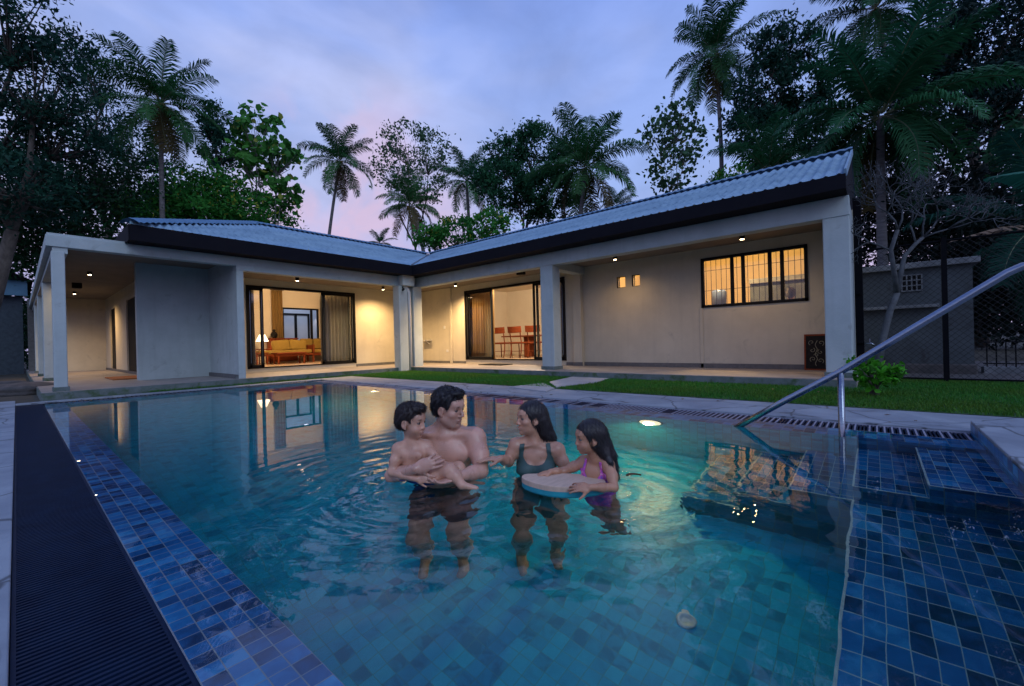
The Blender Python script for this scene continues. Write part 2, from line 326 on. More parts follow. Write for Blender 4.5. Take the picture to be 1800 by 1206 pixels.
# grass blades
def grass(name, areas, n, h, seed, label):
    r = np.random.default_rng(seed); tot = sum((a[1]-a[0])*(a[3]-a[2]) for a in areas); P = []
    for a in areas:
        k = int(n*(a[1]-a[0])*(a[3]-a[2])/tot); P.append(np.stack([r.uniform(a[0], a[1], k), r.uniform(a[2], a[3], k)], 1))
    P = np.concatenate(P)
    poly = np.array([(p[0], p[1]) for p in c0]); inside = np.zeros(len(P), bool); j = len(poly)-1
    for i in range(len(poly)):
        c = ((poly[i, 1] > P[:, 1]) != (poly[j, 1] > P[:, 1])) & (P[:, 0] < (poly[j, 0]-poly[i, 0])*(P[:, 1]-poly[i, 1])/(poly[j, 1]-poly[i, 1]+1e-9)+poly[i, 0]); inside ^= c; j = i
    P = P[~inside]
    k = len(P); patch = .5+.5*np.sin(P[:, 0]*3.1+np.sin(P[:, 1]*2.3)*1.7)*np.sin(P[:, 1]*1.9+P[:, 0])
    keep = r.uniform(size=k) < .65+.5*patch; P = P[keep]; patch = patch[keep]; k = len(P)
    a = r.uniform(0, 2*np.pi, k); hh = h*r.uniform(.4, 1.25, k); w = .0035*r.uniform(.7, 1.5, k)
    b = np.stack([P[:, 0], P[:, 1], np.full(k, .003)], 1); s = np.stack([np.cos(a), np.sin(a), 0*a], 1)*w[:, None]
    le = r.normal(0, .45, (k, 2))*hh[:, None]
    mid = b+np.stack([le[:, 0]*.35, le[:, 1]*.35, hh*.6], 1); tip = b+np.stack([le[:, 0], le[:, 1], hh], 1)
    V = np.stack([b-s, b+s, mid+s*.7, mid-s*.7, tip], 1).reshape(-1, 3); i = np.arange(k)*5
    F = np.concatenate([np.stack([i, i+1, i+2, i+3], 1), np.stack([i+3, i+2, i+4, i+4], 1)])
    T = np.concatenate([np.stack([i, i+1, i+2], 1), np.stack([i, i+2, i+3], 1), np.stack([i+3, i+2, i+4], 1)])
    base = np.array([.028, .185, .026])*(1-patch[:, None]*.25)+np.array([.035, .02, .0])*patch[:, None]+np.array([.05, .03, .0])*r.uniform(0, 1, (k, 1))**3
    base = base*(.65+.6*r.uniform(size=(k, 1))); c = np.repeat(base, 5, 0)
    o = npmesh(name, V, T, M['leafcol'], attr=c); tag(o, label, 'grass', kind='stuff'); return o
def colmat(name, rough=.6, trans=0.0, spec=.4, mult=1.0, sss=0.0):
    m = bpy.data.materials.new(name); m.use_nodes = True; t = m.node_tree; b = t.nodes['Principled BSDF']
    a = N(t, 'ShaderNodeAttribute', attribute_name='col'); t.links.new(a.outputs[0], b.inputs['Base Color'])
    b.inputs['Roughness'].default_value = rough; b.inputs['Specular IOR Level'].default_value = spec
    if sss: b.inputs['Subsurface Weight'].default_value = sss; b.inputs['Subsurface Scale'].default_value = .02; b.inputs['Subsurface Radius'].default_value = (1, .35, .2)
    if trans:
        tr = N(t, 'ShaderNodeBsdfTranslucent'); t.links.new(a.outputs[0], tr.inputs[0]); mx = N(t, 'ShaderNodeMixShader', ins={0: trans})
        o = t.nodes['Material Output']; t.links.new(b.outputs[0], mx.inputs[1]); t.links.new(tr.outputs[0], mx.inputs[2]); t.links.new(mx.outputs[0], o.inputs[0])
    return m
M['leafcol'] = colmat('leaf', .6, .3, .18)
M['skin'] = colmat('skin', .36, 0, .5, sss=.08)
_t = M['skin'].node_tree; _n = N(_t, 'ShaderNodeTexNoise', ins={'Scale': 90.0, 'Detail': 4.0}); _g = N(_t, 'ShaderNodeNewGeometry'); _t.links.new(_g.outputs['Position'], _n.inputs['Vector']); _b = N(_t, 'ShaderNodeBump', ins={'Strength': .22, 'Distance': .004}); _t.links.new(_n.outputs[0], _b.inputs['Height']); _t.links.new(_b.outputs[0], _t.nodes['Principled BSDF'].inputs['Normal'])
_m2 = N(_t, 'ShaderNodeTexNoise', ins={'Scale': 14.0, 'Detail': 3.0}); _t.links.new(_g.outputs['Position'], _m2.inputs['Vector']); _mr = N(_t, 'ShaderNodeMapRange', ins={1: .3, 2: .7, 3: .86, 4: 1.1}); _t.links.new(_m2.outputs[0], _mr.inputs[0]); _s = N(_t, 'ShaderNodeVectorMath', operation='SCALE'); _t.links.new(_t.nodes['Attribute'].outputs[0], _s.inputs[0]); _t.links.new(_mr.outputs[0], _s.inputs['Scale']); _t.links.new(_s.outputs[0], _t.nodes['Principled BSDF'].inputs['Base Color'])
_mr2 = N(_t, 'ShaderNodeMapRange', ins={1: .35, 2: .65, 3: .22, 4: .48}); _t.links.new(_m2.outputs[0], _mr2.inputs[0]); _t.links.new(_mr2.outputs[0], _t.nodes['Principled BSDF'].inputs['Roughness'])
grass('lawn_grass', [(5.62, 7.47, .2, 10.4), (5.62, 9.3, -4.5, .2), (1.6, 5.6, 10.28, 10.41)], 150000, .038, 3, 'short green grass of the lawn between the pool coping and the house')

# ------------------------------------------------------------------ pool basin
def faces(name, quads, m, **k):
    b = MB()
    for q in quads: b.add(q, [(0, 1, 2, 3)])
    return b.build(name, m, **k)
FZ = -1.25
faces('pool_floor', [[(XW, .113, FZ), (XF2, .113, FZ), (XF2, YW, FZ), (XW, YW, FZ)]], M['t_floor'], kind='structure')
faces('pool_wall', [[(XW, .113, FZ), (XW, YW, FZ), (XW, YW, -.02), (XW, .113, -.02)], [(XF2, .113, FZ), (XF2, .113, -.02), (XF2, YW, -.02), (XF2, YW, FZ)],
    [(XW, YW, FZ), (XF2, YW, FZ), (XF2, YW, -.02), (XW, YW, -.02)], [(XW, .113, FZ), (XW, .113, -.602), (3.12, .113, -.602), (3.12, .113, FZ)]], M['t_wallt'], kind='structure')
faces('pool_ledge', [[(XG, YR, -.02), (XW, YR, -.02), (XW, YW, -.02), (XG, YW, -.02)]], M['t_ledge'], kind='structure')
faces('pool_far_ledge', [[(XF2, YR, -.02), (XE2, YR, -.02), (XE2, YG, -.02), (XF2, YG, -.02)], [(XG, YW, -.0205), (XF2, YW, -.0205), (XF2, YG, -.0205), (XG, YG, -.0205)]], M['t_ledge2'], kind='structure')
sh = MB(); sh.add([(XW, YR, -.6), (3.12, YR, -.6), (3.12, .113, -.6), (XW, .113, -.6)], [(0, 1, 2, 3)])
zs = [-.15, -.37, -.60, -.83, -1.05, FZ]; ys = [YR, -.205, .11, .425, .74, 1.06]
for z, a, b in zip(zs, ys[:-1], ys[1:]):
    sh.add([(3.12, a, z), (XF2, a, z), (XF2, b, z), (3.12, b, z)], [(0, 1, 2, 3)])
sh.build('pool_steps', M['t_shelf'], kind='structure')
sw = MB(); sw.add([(XF2, YR, -.62), (XF2, .113, -.62), (XF2, .113, -.02), (XF2, YR, -.02)], [(0, 1, 2, 3)])
for i in range(5):
    z, a, b = zs[i], ys[i], ys[i+1]
    sw.add([(3.12, a, z), (3.12, b, z), (3.12, b, FZ), (3.12, a, FZ)], [(0, 1, 2, 3)]); sw.add([(3.12, b, z), (XF2, b, z), (XF2, b, zs[i+1]), (3.12, b, zs[i+1])], [(0, 1, 2, 3)])
sw.add([(XL, YR+.003, .06), (XD-.002, YR+.003, .06), (XD-.002, YR+.003, -.62), (XL, YR+.003, -.62)], [(0, 1, 2, 3)])
sw.build('pool_step_wall', M['t_wall'], kind='structure')
# pale edging trim of the steps and shelf
tr = MB()
for i in range(5):
    z, a, b = zs[i], ys[i], ys[i+1]
    tr.box(3.114, 3.124, a, b, z-.004, z+.003); tr.box(3.12, XF2-.01, b-.004, b+.005, z-.004, z+.0025)
tr.box(XW, 3.12, .108, .118, -.604, -.596)
tr.build('pool_step_edge', mat('pale_edge_trim', (.42, .55, .5), (.3, .42, .4), .4, scale=20), kind='structure')
# gutters under the grates
gt = MB(); gt.add([(XL, YR, -.1), (XG, YR, -.1), (XG, YD, -.1), (XL, YD, -.1)], [(0, 1, 2, 3)]); gt.add([(XE2, YR, -.1), (XD, YR, -.1), (XD, YD, -.1), (XE2, YD, -.1)], [(0, 1, 2, 3)]); gt.add([(XG, YG, -.1), (XE2, YG, -.1), (XE2, YD, -.1), (XG, YD, -.1)], [(0, 1, 2, 3)])
for q in ([(XG, YR), (XG, YG)], [(XE2, YR), (XE2, YG)], [(XG, YG), (XE2, YG)], [(XL, YR), (XL, YD)], [(XD, YR), (XD, YD)], [(XL, YD), (XD, YD)]):
    (a, b), (c, dd) = q; gt.add([(a, b, -.1), (c, dd, -.1), (c, dd, -.021), (a, b, -.021)], [(0, 1, 2, 3)])
gt.build('overflow_gutter', M['gutter'], kind='structure')
near = thing('drain_grate', 'wide dark slatted overflow grate wet along the left edge of the pool', 'drain grate', (.12, 5, -.02))
b = MB(); y = YR+.02
while y < YD-.01: b.box(XL+.012, XG-.012, y, y+.0105, -.036, -.019); y += .0215
b.build('slats', M['slatd'], near)
b = MB(); b.box(XL+.002, XL+.012, YR, YD, -.04, -.0185); b.box(XG-.012, XG-.001, YR, YG, -.04, -.0185); b.build('rim', M['slatd'], near)
far = thing('drain_grate', 'overflow grate with pale slats along the lawn side of the pool', 'drain grate', (4.53, 5, -.02))
b = MB(); y = YR+.03; r_ = random.Random(4)
while y < YG:
    if r_.random() > (.12 if y < 2.4 else .45): b.box(XE2+.02, XD-.02, y, y+.011, -.03, -.014)
    y += .046
b.box(XE2+.006, XE2+.02, YR+.01, YG, -.03, -.0145); b.box(XD-.02, XD-.006, YR+.01, YG, -.03, -.0145)
b.build('slats', M['slatl'], far)
b = MB(); y = YR+.018
while y < YG: b.box(XE2+.004, XD-.004, y, y+.012, -.036, -.018); y += .023
b.build('slat_bed', M['slatd'], far)
f2 = thing('drain_grate', 'narrow dark overflow grate at the far end of the pool below the porch', 'drain grate', (2, 9.9, -.02))
b = MB(); x = XG+.02
while x < XE2: b.box(x, x+.03, YG+.01, YD-.01, -.034, -.016); x += .06
b.build('slats', M['slatd'], f2)

# ------------------------------------------------------------------ water
RINGS = [(1.78, 1.95, 36, .9), (2.06, 1.62, 40, .6), (1.93, 1.05, 44, .5), (1.42, 1.93, 47, .7)]
def watermat():
    m = bpy.data.materials.new('pool_water'); m.use_nodes = True; t = m.node_tree; t.nodes.clear()
    def mth(op, a, b=None, c=None):
        n = N(t, 'ShaderNodeMath', operation=op)
        for i, q in enumerate((a, b, c)):
            if q is None: continue
            if isinstance(q, (int, float)): n.inputs[i].default_value = q
            else: t.links.new(q, n.inputs[i])
        return n.outputs[0]
    g = N(t, 'ShaderNodeNewGeometry'); P = g.outputs['Position']; h = None; damp = None
    wz = N(t, 'ShaderNodeTexNoise', ins={'Scale': 2.2, 'Detail': 1.5}); t.links.new(P, wz.inputs['Vector'])
    wob = mth('MULTIPLY', wz.outputs[0], 6.0)
    for cx, cyy, k, am in RINGS:
        dn = N(t, 'ShaderNodeVectorMath', operation='DISTANCE', ins={1: (cx, cyy, WZ)}); t.links.new(P, dn.inputs[0]); r = dn.outputs['Value']
        s = mth('SINE', mth('ADD', mth('MULTIPLY', r, float(k)), wob)); e = mth('EXPONENT', mth('MULTIPLY', r, -3.0))
        q = mth('MULTIPLY', mth('MULTIPLY', s, e), am*.0080); h = q if h is None else mth('ADD', h, q)
        ee = mth('EXPONENT', mth('MULTIPLY', mth('MULTIPLY', r, r), -2.6)); damp = ee if damp is None else mth('MAXIMUM', damp, ee)
    n1 = N(t, 'ShaderNodeTexNoise', ins={'Scale': 5.5, 'Detail': 2.0, 'Distortion': 1.4}); t.links.new(P, n1.inputs['Vector'])
    h = mth('ADD', h, mth('MULTIPLY', mth('MULTIPLY', n1.outputs[0], .016), mth('ADD', mth('MULTIPLY', damp, .42), .0012)))
    n2 = N(t, 'ShaderNodeTexNoise', ins={'Scale': 1.1, 'Detail': 1.5}); t.links.new(P, n2.inputs['Vector'])
    h = mth('ADD', h, mth('MULTIPLY', n2.outputs[0], .0006))
    bn = N(t, 'ShaderNodeBump', ins={'Strength': 1.0, 'Distance': 1.0}); t.links.new(h, bn.inputs['Height'])
    gl = N(t, 'ShaderNodeBsdfGlass', ins={'Roughness': 0.0, 'IOR': 1.33, 'Color': (.97, .99, 1, 1)}); t.links.new(bn.outputs[0], gl.inputs['Normal']); o = N(t, 'ShaderNodeOutputMaterial'); t.links.new(gl.outputs[0], o.inputs[0])
    return m
M['water'] = watermat()
wv = [(XG-.002, YR+.004), (XE2, YR+.004), (XE2, YG), (XG-.002, YG)]
faces('water', [[(x, y, WZ) for x, y in wv]], M['water'], kind='structure')

M['waterbody'] = bpy.data.materials.new('water_body'); _m = M['waterbody']; _m.use_nodes = True; _t = _m.node_tree; _t.nodes.clear()
_o = N(_t, 'ShaderNodeOutputMaterial'); _v = N(_t, 'ShaderNodeVolumePrincipled', ins={'Color': (.01, .46, .70, 1), 'Density': .27}); _v.inputs['Absorption Color'].default_value = (.08, .72, .96, 1); _t.links.new(_v.outputs[0], _o.inputs['Volume'])
wb = MB(); wb.box(XW+.002, XF2-.002, YR+.006, YW-.002, FZ+.002, WZ-.001); wb.build('water_body', M['waterbody'], kind='structure')
# underwater lamps: round niche lights on the far and right walls
def lens_lamp(loc, nrm, label, energy, aim):
    t = thing('pool_lamp', label, 'pool light', loc, 'underwater pool lamps')
    nrm = np.array(nrm, float); p = np.array(loc)
    b = MB(); b.tube([p, p+nrm*.02], .125, 24); b.build('housing', M['steel'], t, smooth=False)
    b = MB(); b.tube([p+nrm*.02, p+nrm*.028, p+nrm*.034], [.11, .10, .06], 24); b.build('lens', emis('pool_lamp_glow', (1, .78, .45), 1.3), t, smooth=True)
    l = bpy.data.lights.new('pool_lamp_light', 'SPOT'); l.energy = energy; l.color = (1.0, .74, .32); l.spot_size = R(165); l.spot_blend = .8; l.shadow_soft_size = .05
    o = bpy.data.objects.new('pool_lamp_light', l); COL.objects.link(o); o.parent = t
    q = p+nrm*.06; o.location = q-p; o.rotation_euler = Vector(aim).to_track_quat('-Z', 'Y').to_euler()
    return t
lens_lamp((XF2-.001, 1.70, -.27), (-1, 0, 0), 'round underwater lamp glowing in the pool wall right of the swimmers', 62, (-1, -.1, -.35))
lens_lamp((XF2-.001, 6.6, -.12), (-1, 0, 0), 'small distant underwater lamp glowing in the pool wall near the far corner', 34, (-1, -.1, -.35))
# ring drain and floor drains
t = MB(); t.lathe([(.028, .0), (.045, .0), (.047, .006), (.043, .011), (.030, .011), (.026, .005), (.012, .004)], (2.15, .74, FZ), 24)
tag(t.build('floor_inlet', M['white'], smooth=True), 'small pale ring inlet fitting on the pool floor', 'pool inlet')
# ------------------------------------------------------------------ the house
LW, RW = 12.5, 9.4                            # wall faces of the left and the right wing
house = thing('house', 'cream single storey L-shaped house with deep porches and corrugated roof behind the pool', 'house', (7.82, 10.444, 0))
def hp(name, m, boxes, bevel=0.0, label=None, parent=None, smooth=False):
    if name in ('skirting', 'wall_pier', 'plinth', 'wall', 'corridor_wall'):
        for q in boxes: hp1(name, m, [q], bevel, label, parent)
        return
    return hp1(name, m, boxes, bevel, label, parent)
def hp1(name, m, boxes, bevel=0.0, label=None, parent=None):
    b = MB()
    for q in boxes: b.box(*q)
    return b.build(name, m, parent or house, bevel=bevel, label=label)
hp('porch_floor', M['floor'], [(.26, 9.6, 10.43, 27, .0, ZP), (7.489, 9.6, .2, 10.43, .0, ZP)])
hp('plinth', M['plinth'], [(.25, 7.48, 10.415, 10.43, -.02, ZP-.006), (7.475, 7.489, .2, 10.42, -.02, ZP-.01), (.245, .26, 10.43, 27, -.02, ZP-.006)])
# left wing walls
hp('wall', M['wall'], [(7.0, 9.4, LW, LW+.16, ZP, 2.9), (3.25, 3.93, LW, LW+.16, ZP, 2.9), (3.93, 7.0, LW, LW+.16, 2.45, 2.9), (3.93, 7.0, LW+.002, LW+.16, ZP, .24)])
hp('panel_wall', M['beam'], [(1.76, 3.115, LW, LW+.18, ZP, 2.95)])
hp('fin_wall', M['beam'], [(3.115, 3.252, YF+.003, LW+.17, ZP, 2.477)], bevel=.008)
hp('fin_wall_top', M['beam'], [(3.117, 3.250, YF+.203, LW, 2.477, 2.80)])
hp('corridor_wall', M['wall'], [(2.2, 2.36, 12.68, 14.0, ZP, 2.9), (2.2, 2.36, 17.4, 19.6, ZP, 2.9), (2.2, 2.36, 20.8, 22.0, ZP, 2.9), (2.2, 2.36, 14.0, 17.4, 2.35, 2.9), (2.2, 2.36, 19.6, 20.8, 2.3, 2.9), (1.15, 2.2, 22.0, 22.15, ZP, 2.9)])
hp('corridor_back_wall', M['base'], [(.3, 1.15, 25, 25.15, ZP, 2.9)])  # back wall's dimness is put into its colour, darker than the corridor walls
dk = MB(); dk.box(2.24, 2.30, 14.0, 17.4, ZP, 2.35); dk.build('corridor_door', M['frame'], house)
dk = MB(); dk.box(2.24, 2.30, 19.6, 20.8, ZP, 2.3); dk.build('corridor_door', M['frame'], house)
# right wing walls (window, two vents, sliding door)
DY0, DY1 = 6.165, 10.0
wy0, wy1, wz0, wz1 = .90, 2.755, 1.385, 2.42
rwv = [(4.46, 4.68), (4.10, 4.30)]
bx = [(RW, RW+.16, 10.0, 12.66, ZP, 2.9), (RW, RW+.16, DY0, DY1, 2.45, 2.9), (RW+.002, RW+.16, DY0, DY1, ZP, .25), (RW, RW+.16, 4.68, DY0, ZP, 2.9),
      (RW, RW+.16, 4.10, 4.68, ZP, 2.0), (RW, RW+.16, 4.10, 4.68, 2.27, 2.9), (RW, RW+.16, 4.30, 4.46, 2.0, 2.27), (RW, RW+.16, wy1, 4.10, ZP, 2.9),
      (RW, RW+.16, wy0, wy1, ZP, wz0), (RW, RW+.16, wy0, wy1, wz1, 2.9), (RW, RW+.16, .24, wy0, ZP, 2.9)]
hp('wall', M['wall'], bx)
hp('end_wall', M['beam'], [(8.12, RW+.5, .25, .42, ZP-.05, 2.765)], bevel=.01)
hp('wall_pier', M['wall'], [(RW-.13, RW, 5.62, 5.86, ZP, 2.62), (RW-.05, RW, 10.62, 10.72, ZP, 2.62), (RW-.018, RW, 2.735, 2.80, ZP, wz0)], bevel=.006)
hp('cross_beam', M['beam'], [(8.1, RW, 5.56, 5.80, 2.44, 2.63)], bevel=.006)
hp('skirting', M['base'], [(7.0, RW, LW-.018, LW, ZP, ZP+.085), (RW-.016, RW, 10.0, LW, ZP, ZP+.075), (RW-.016, RW, 5.86, DY0, ZP, ZP+.085), (RW-.018, RW, .42, 5.62, ZP, ZP+.095), (3.08, 3.115, YF+.02, LW, ZP, ZP+.09), (2.18, 2.2, 12.7, 22, ZP, ZP+.08), (RW-.145, RW-.13, 5.6, 5.87, ZP, ZP+.095)])
# ceilings and upper slab
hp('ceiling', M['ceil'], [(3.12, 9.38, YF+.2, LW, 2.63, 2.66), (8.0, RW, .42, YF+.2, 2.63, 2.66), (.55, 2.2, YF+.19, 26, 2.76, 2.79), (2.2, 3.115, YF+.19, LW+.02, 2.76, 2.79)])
# beams: the face beam of both wings
hp('beam', M['beam'], [(.345, 3.115, YF, YF+.2, 2.572, 2.766), (3.115, 7.82, YF, YF+.2, 2.478, 2.766), (7.82, 8.06, .242, YF+.2, 2.478, 2.766)], bevel=.008)
hp('side_beam', M['beam'], [(.345, .56, YF+.2, 26.5, 2.572, 2.766)], bevel=.008)
hp('soffit_beam', M['beam'], [(.42, .60, YF+.03, 26, 2.47, 2.574)])
hp('slab_roof', M['beam'], [(.36, 3.0, YF+.02, 26.5, 2.766, 2.80)])
# columns
def column(x0, x1, y0, y1, z1, m=M['beam']):
    c = MB(); c.box(x0, x1, y0, y1, ZP-.0, z1); o = c.build('column', m, house, bevel=.012)
    b = MB(); b.box(x0-.02, x1+.02, y0-.015, y1+.02, ZP-.03, ZP+.075); b.build('column_base', M['plinth'], o, bevel=.006)
column(.405, .565, YF+.02, YF+.22, 2.5)
for y in (14.9, 18.4, 21.9, 25.2): column(.42, .60, y, y+.42, 2.5)
column(7.83, 8.13, 5.46, 5.80, 2.48)
column(7.83, 8.16, .245, .56, 2.48)
cc = MB(); cc.box(7.2, 7.6, 10.2, 10.62, 2.478, 2.80); cc.build('corner_bracket', M['beam'], house, bevel=.008)
cc = MB(); cc.box(7.13, 7.42, 10.30, 10.6, .0, 2.478); cc.box(7.62, 7.93, 10.30, 10.62, .0, 2.478); cc.box(7.40, 7.64, 10.42, 10.62, .0, 2.478); cc.build('corner_column', M['beam'], house, bevel=.01)
p = MB(); p.tube([(7.50, 10.34, .0), (7.50, 10.34, 2.30), (7.44, 10.34, 2.40), (7.40, 10.34, 2.478)], .052, 12); p.build('downpipe', M['white'], house, smooth=True)
# roof: corrugated sheets over both wings
EV, RX = .4, 3.0
XE, YE, ZE, ZR = XF-EV, YF-EV, 3.03, 4.20
def corr(u): return .027*math.sin(2*math.pi*u/.148)
def roof_strip(n0, n1, P, lap=True):
    """P(u, t) -> point; u runs along the eave, t from eave (0) to ridge (1)"""
    V = []; F = []; n = int((n1-n0)/.0247)+1; T = [0, .30, .3001, .64, .6401, 1.0]
    for i in range(n+1):
        u = n0+(n1-n0)*i/n
        for k, t in enumerate(T): V.append(P(u, t, (0, 0, .024, .024, .048, .048)[k]))
    m = len(T)
    for i in range(n):
        for k in range(m-1): a = i*m+k; F.append((a, a+m, a+m+1, a+1))
    return V, F
def PL(u, t, dz):                            # left wing front slope, clipped by the hip on the left and the valley on the right
    x = u; lo = 1.35; tmax = min(1, max(0, (x-lo)/RX)) if x < lo+RX else 1.0
    tmin = max(0.0, (x-XE)/RX) if x > XE else 0.0
    t = tmin+(max(tmax, tmin)-tmin)*t
    return (x, YE+RX*t, ZE+(ZR-ZE)*t+corr(x)+dz)
def PR(u, t, dz):
    y = u; tmin = max(0.0, (y-YE)/RX) if y > YE else 0.0
    t = tmin+(1-tmin)*t
    ze = ZE-.075*(1-max(0, min(y, YE))/YE)
    return (XE+RX*t, y, ze+(ZR-ze)*t+corr(y)+dz)
rb = MB(); rb.add(*roof_strip(1.35, XE+RX, PL)); rf = rb.build('roof', M['roof'], house, smooth=True, label='pale blue corrugated roof sheets over the left wing')
rb = MB(); rb.add(*roof_strip(.26, YE+RX, PR)); rf2 = rb.build('roof', M['roof'], house, smooth=True, label='pale blue corrugated roof sheets over the right wing')
def PHp(u, t, dz):                           # hip end facing the left
    y = u; tm = min(1, (y-YE)/RX) if y < YE+RX else max(0, 1-(y-YE-RX)/RX)
    return (1.35+RX*tm*t, y, ZE+(ZR-ZE)*tm*t+corr(y)+dz)
rb = MB(); rb.add(*roof_strip(YE+.02, YE+2*RX-.02, PHp)); rb.build('roof', M['roof'], house, smooth=True, label='corrugated hip end of the left wing')
rb = MB(); rb.add([(1.35+RX, YE+RX, ZR-.03), (XE+RX, YE+RX, ZR-.03), (XE+2*RX, YE+2*RX, ZE), (1.35, YE+2*RX, ZE)], [(0, 1, 2, 3)]); rb.add([(XE+RX, .26, ZR-.03), (XE+RX, YE+RX, ZR-.03), (XE+2*RX, YE+2*RX, ZE), (XE+2*RX, .26, ZE)], [(0, 3, 2, 1)])
rb.build('roof', M['roof'], house, label='rear slopes of the roof')
# ridge caps, valley line
def capstrip(a, b, n):
    a = np.array(a); b = np.array(b); L = np.linalg.norm(b-a); d = (b-a)/L; s = np.cross(d, [0, 0, 1.]); V = []; F = []
    for i in range(n+1):
        p = a+(b-a)*i/n; w = .012*math.sin(2*math.pi*i*L/n/.148)
        for o_, z in ((-.19, -.03), (-.10, .03), (0, .060), (.10, .03), (.19, -.03)): V.append(p+s*o_+np.array([0, 0, z+w*(abs(o_)+.04)*4]))
    for i in range(n):
        for k in range(4): q = i*5+k; F.append((q, q+1, q+6, q+5))
    return V, F
rb = MB(); rb.add(*capstrip((1.35+RX, YE+RX, ZR+.065), (XE+RX, YE+RX, ZR+.065), 260)); rb.add(*capstrip((XE+RX, .25, ZR+.065), (XE+RX, YE+RX, ZR+.065), 420)); rb.add(*capstrip((1.33, YE-.02, ZE+.06), (1.35+RX, YE+RX, ZR+.065), 160))
rb.build('ridge_cap', M['cap'], house, smooth=True)
rb = MB(); rb.tube([(XE, YE, ZE+.03), (XE+RX, YE+RX, ZR+.03)], .03, 6); rb.build('valley_flashing', mat('valley_metal', (.14, .17, .2), (.1, .12, .15), .5), house)
# gutters / fascia boards and the closed eaves
hp('fascia', M['fascia'], [(1.35, XE+.11, YE-.012, YE+.13, 2.762, 3.045), (1.33, 1.35, YE+.012, YE+2*RX, 2.762, 3.045)])
fb_ = MB(); fb_.add([(x, y, z) for y, zt in ((.26, 2.962), (YE-.012, 3.045)) for x, z in ((XE-.012, 2.762), (XE+.13, 2.762), (XE+.13, zt), (XE-.012, zt))], [(0, 3, 2, 1), (4, 5, 6, 7), (0, 1, 5, 4), (1, 2, 6, 5), (2, 3, 7, 6), (3, 0, 4, 7)]); fb_.build('fascia', M['fascia'], house)
hp('eaves_board', M['fascia'], [(1.37, XE+.5, YE+.13, YF+.05, 2.768, 2.80), (XE+.13, XF+.05, .26, YF, 2.768, 2.80)])
gb = MB(); gb.add([(XE, .275, 2.78), (XE+2*RX, .275, 2.78), (XE+2*RX, .275, ZE), (XE+RX, .275, ZR), (XE, .275, ZE-.09)], [(0, 1, 2, 3, 4)]); gb.build('gable_board', M['fascia'], house)
vb = MB(); vb.bar((XE-.01, .262, ZE-.055), (XE+RX, .262, ZR+.03), .03, .10); vb.build('verge_trim', M['roof'], house)
# sliding doors
def slider(axis, plane, a0, a1, z0, z1, panes, label, curtains):
    """aluminium sliding door in the plane y=plane ('y') or x=plane ('x'); panes: list of (start, end, depth) of the glazed leaves"""
    def bxx(b, s0, s1, d0, d1, q0, q1):
        if axis == 'y': b.box(s0, s1, plane+d0, plane+d1, q0, q1)
        else: b.box(plane+d0, plane+d1, s0, s1, q0, q1)
    b = MB(); w = .055
    bxx(b, a0, a1, -.02, .12, z1-w, z1); bxx(b, a0, a1, -.02, .12, z0, z0+.03); bxx(b, a0, a0+w, -.02, .12, z0, z1); bxx(b, a1-w, a1, -.02, .12, z0, z1)
    fr = b.build('sliding_door', M['frame'], house, label=label)
    for s0, s1, d in panes:
        b = MB(); w2 = .065; bxx(b, s0, s1, d, d+.03, z1-.055-w2, z1-.055); bxx(b, s0, s1, d, d+.03, z0+.03, z0+.03+w2); bxx(b, s0, s0+w2, d, d+.03, z0+.03, z1-.055); bxx(b, s1-w2, s1, d, d+.03, z0+.03, z1-.055)
        b.build('leaf_frame', M['frame'], fr)
        b = MB(); bxx(b, s0+w2, s1-w2, d+.012, d+.018, z0+.03+w2, z1-.055-w2); b.build('pane', M['glass'], fr)
        for s_ in (s0+w2*.5, s1-w2*.5): b = MB(); bxx(b, s_-.006, s_+.006, d-.012, d-.004, z0+.15, z1-.15); b.build('pull_bar', M['steel'], fr)
    return fr
slider('y', LW, 3.93, 7.0, .24, 2.45, [(3.985, 4.33, .0), (4.02, 4.36, .05), (5.93, 6.93, .0), (6.0, 6.86, .05)], 'black aluminium sliding door open to the lamp-lit living room', None)
slider('x', RW, DY0, DY1, .25, 2.45, [(8.80, 9.93, .0), (8.86, 9.90, .05), (6.22, 7.24, .0), (6.25, 7.16, .05)], 'black aluminium sliding door open to the dining room', None)
# window with bars
b = MB(); w = .055
b.box(RW-.02, RW+.06, wy0, wy1, wz1-w, wz1); b.box(RW-.02, RW+.06, wy0, wy1, wz0, wz0+w); b.box(RW-.02, RW+.06, wy0, wy0+w, wz0, wz1); b.box(RW-.02, RW+.06, wy1-w, wy1, wz0, wz1)
for c in (2.16, 1.96, 1.50, 1.30): b.box(RW-.012, RW+.03, c-.032, c+.032, wz0+w, wz1-w)
win = b.build('window', M['frame'], house, label='wide black window with thin burglar bars, warmly lit from inside')
b = MB(); b.box(RW+.006, RW+.010, wy0+w, wy1-w, wz0+w, wz1-w); b.build('pane', M['glass'], win)
b = MB(); y = wy0+w+.06
while y < wy1-w: b.tube([(RW+.10, y, wz0), (RW+.10, y, wz1)], .0055, 5); y += .098
for z in (wz0+.36, wz0+.78): b.tube([(RW+.092, wy0, z), (RW+.092, wy1, z)], .005, 5)
b.build('burglar_bars', M['post'], win)
for c in (2.16, 1.96): b = MB(); b.box(RW-.04, RW-.012, c-.012, c+.012, 1.80, 1.93); b.build('latch', M['frame'], win)
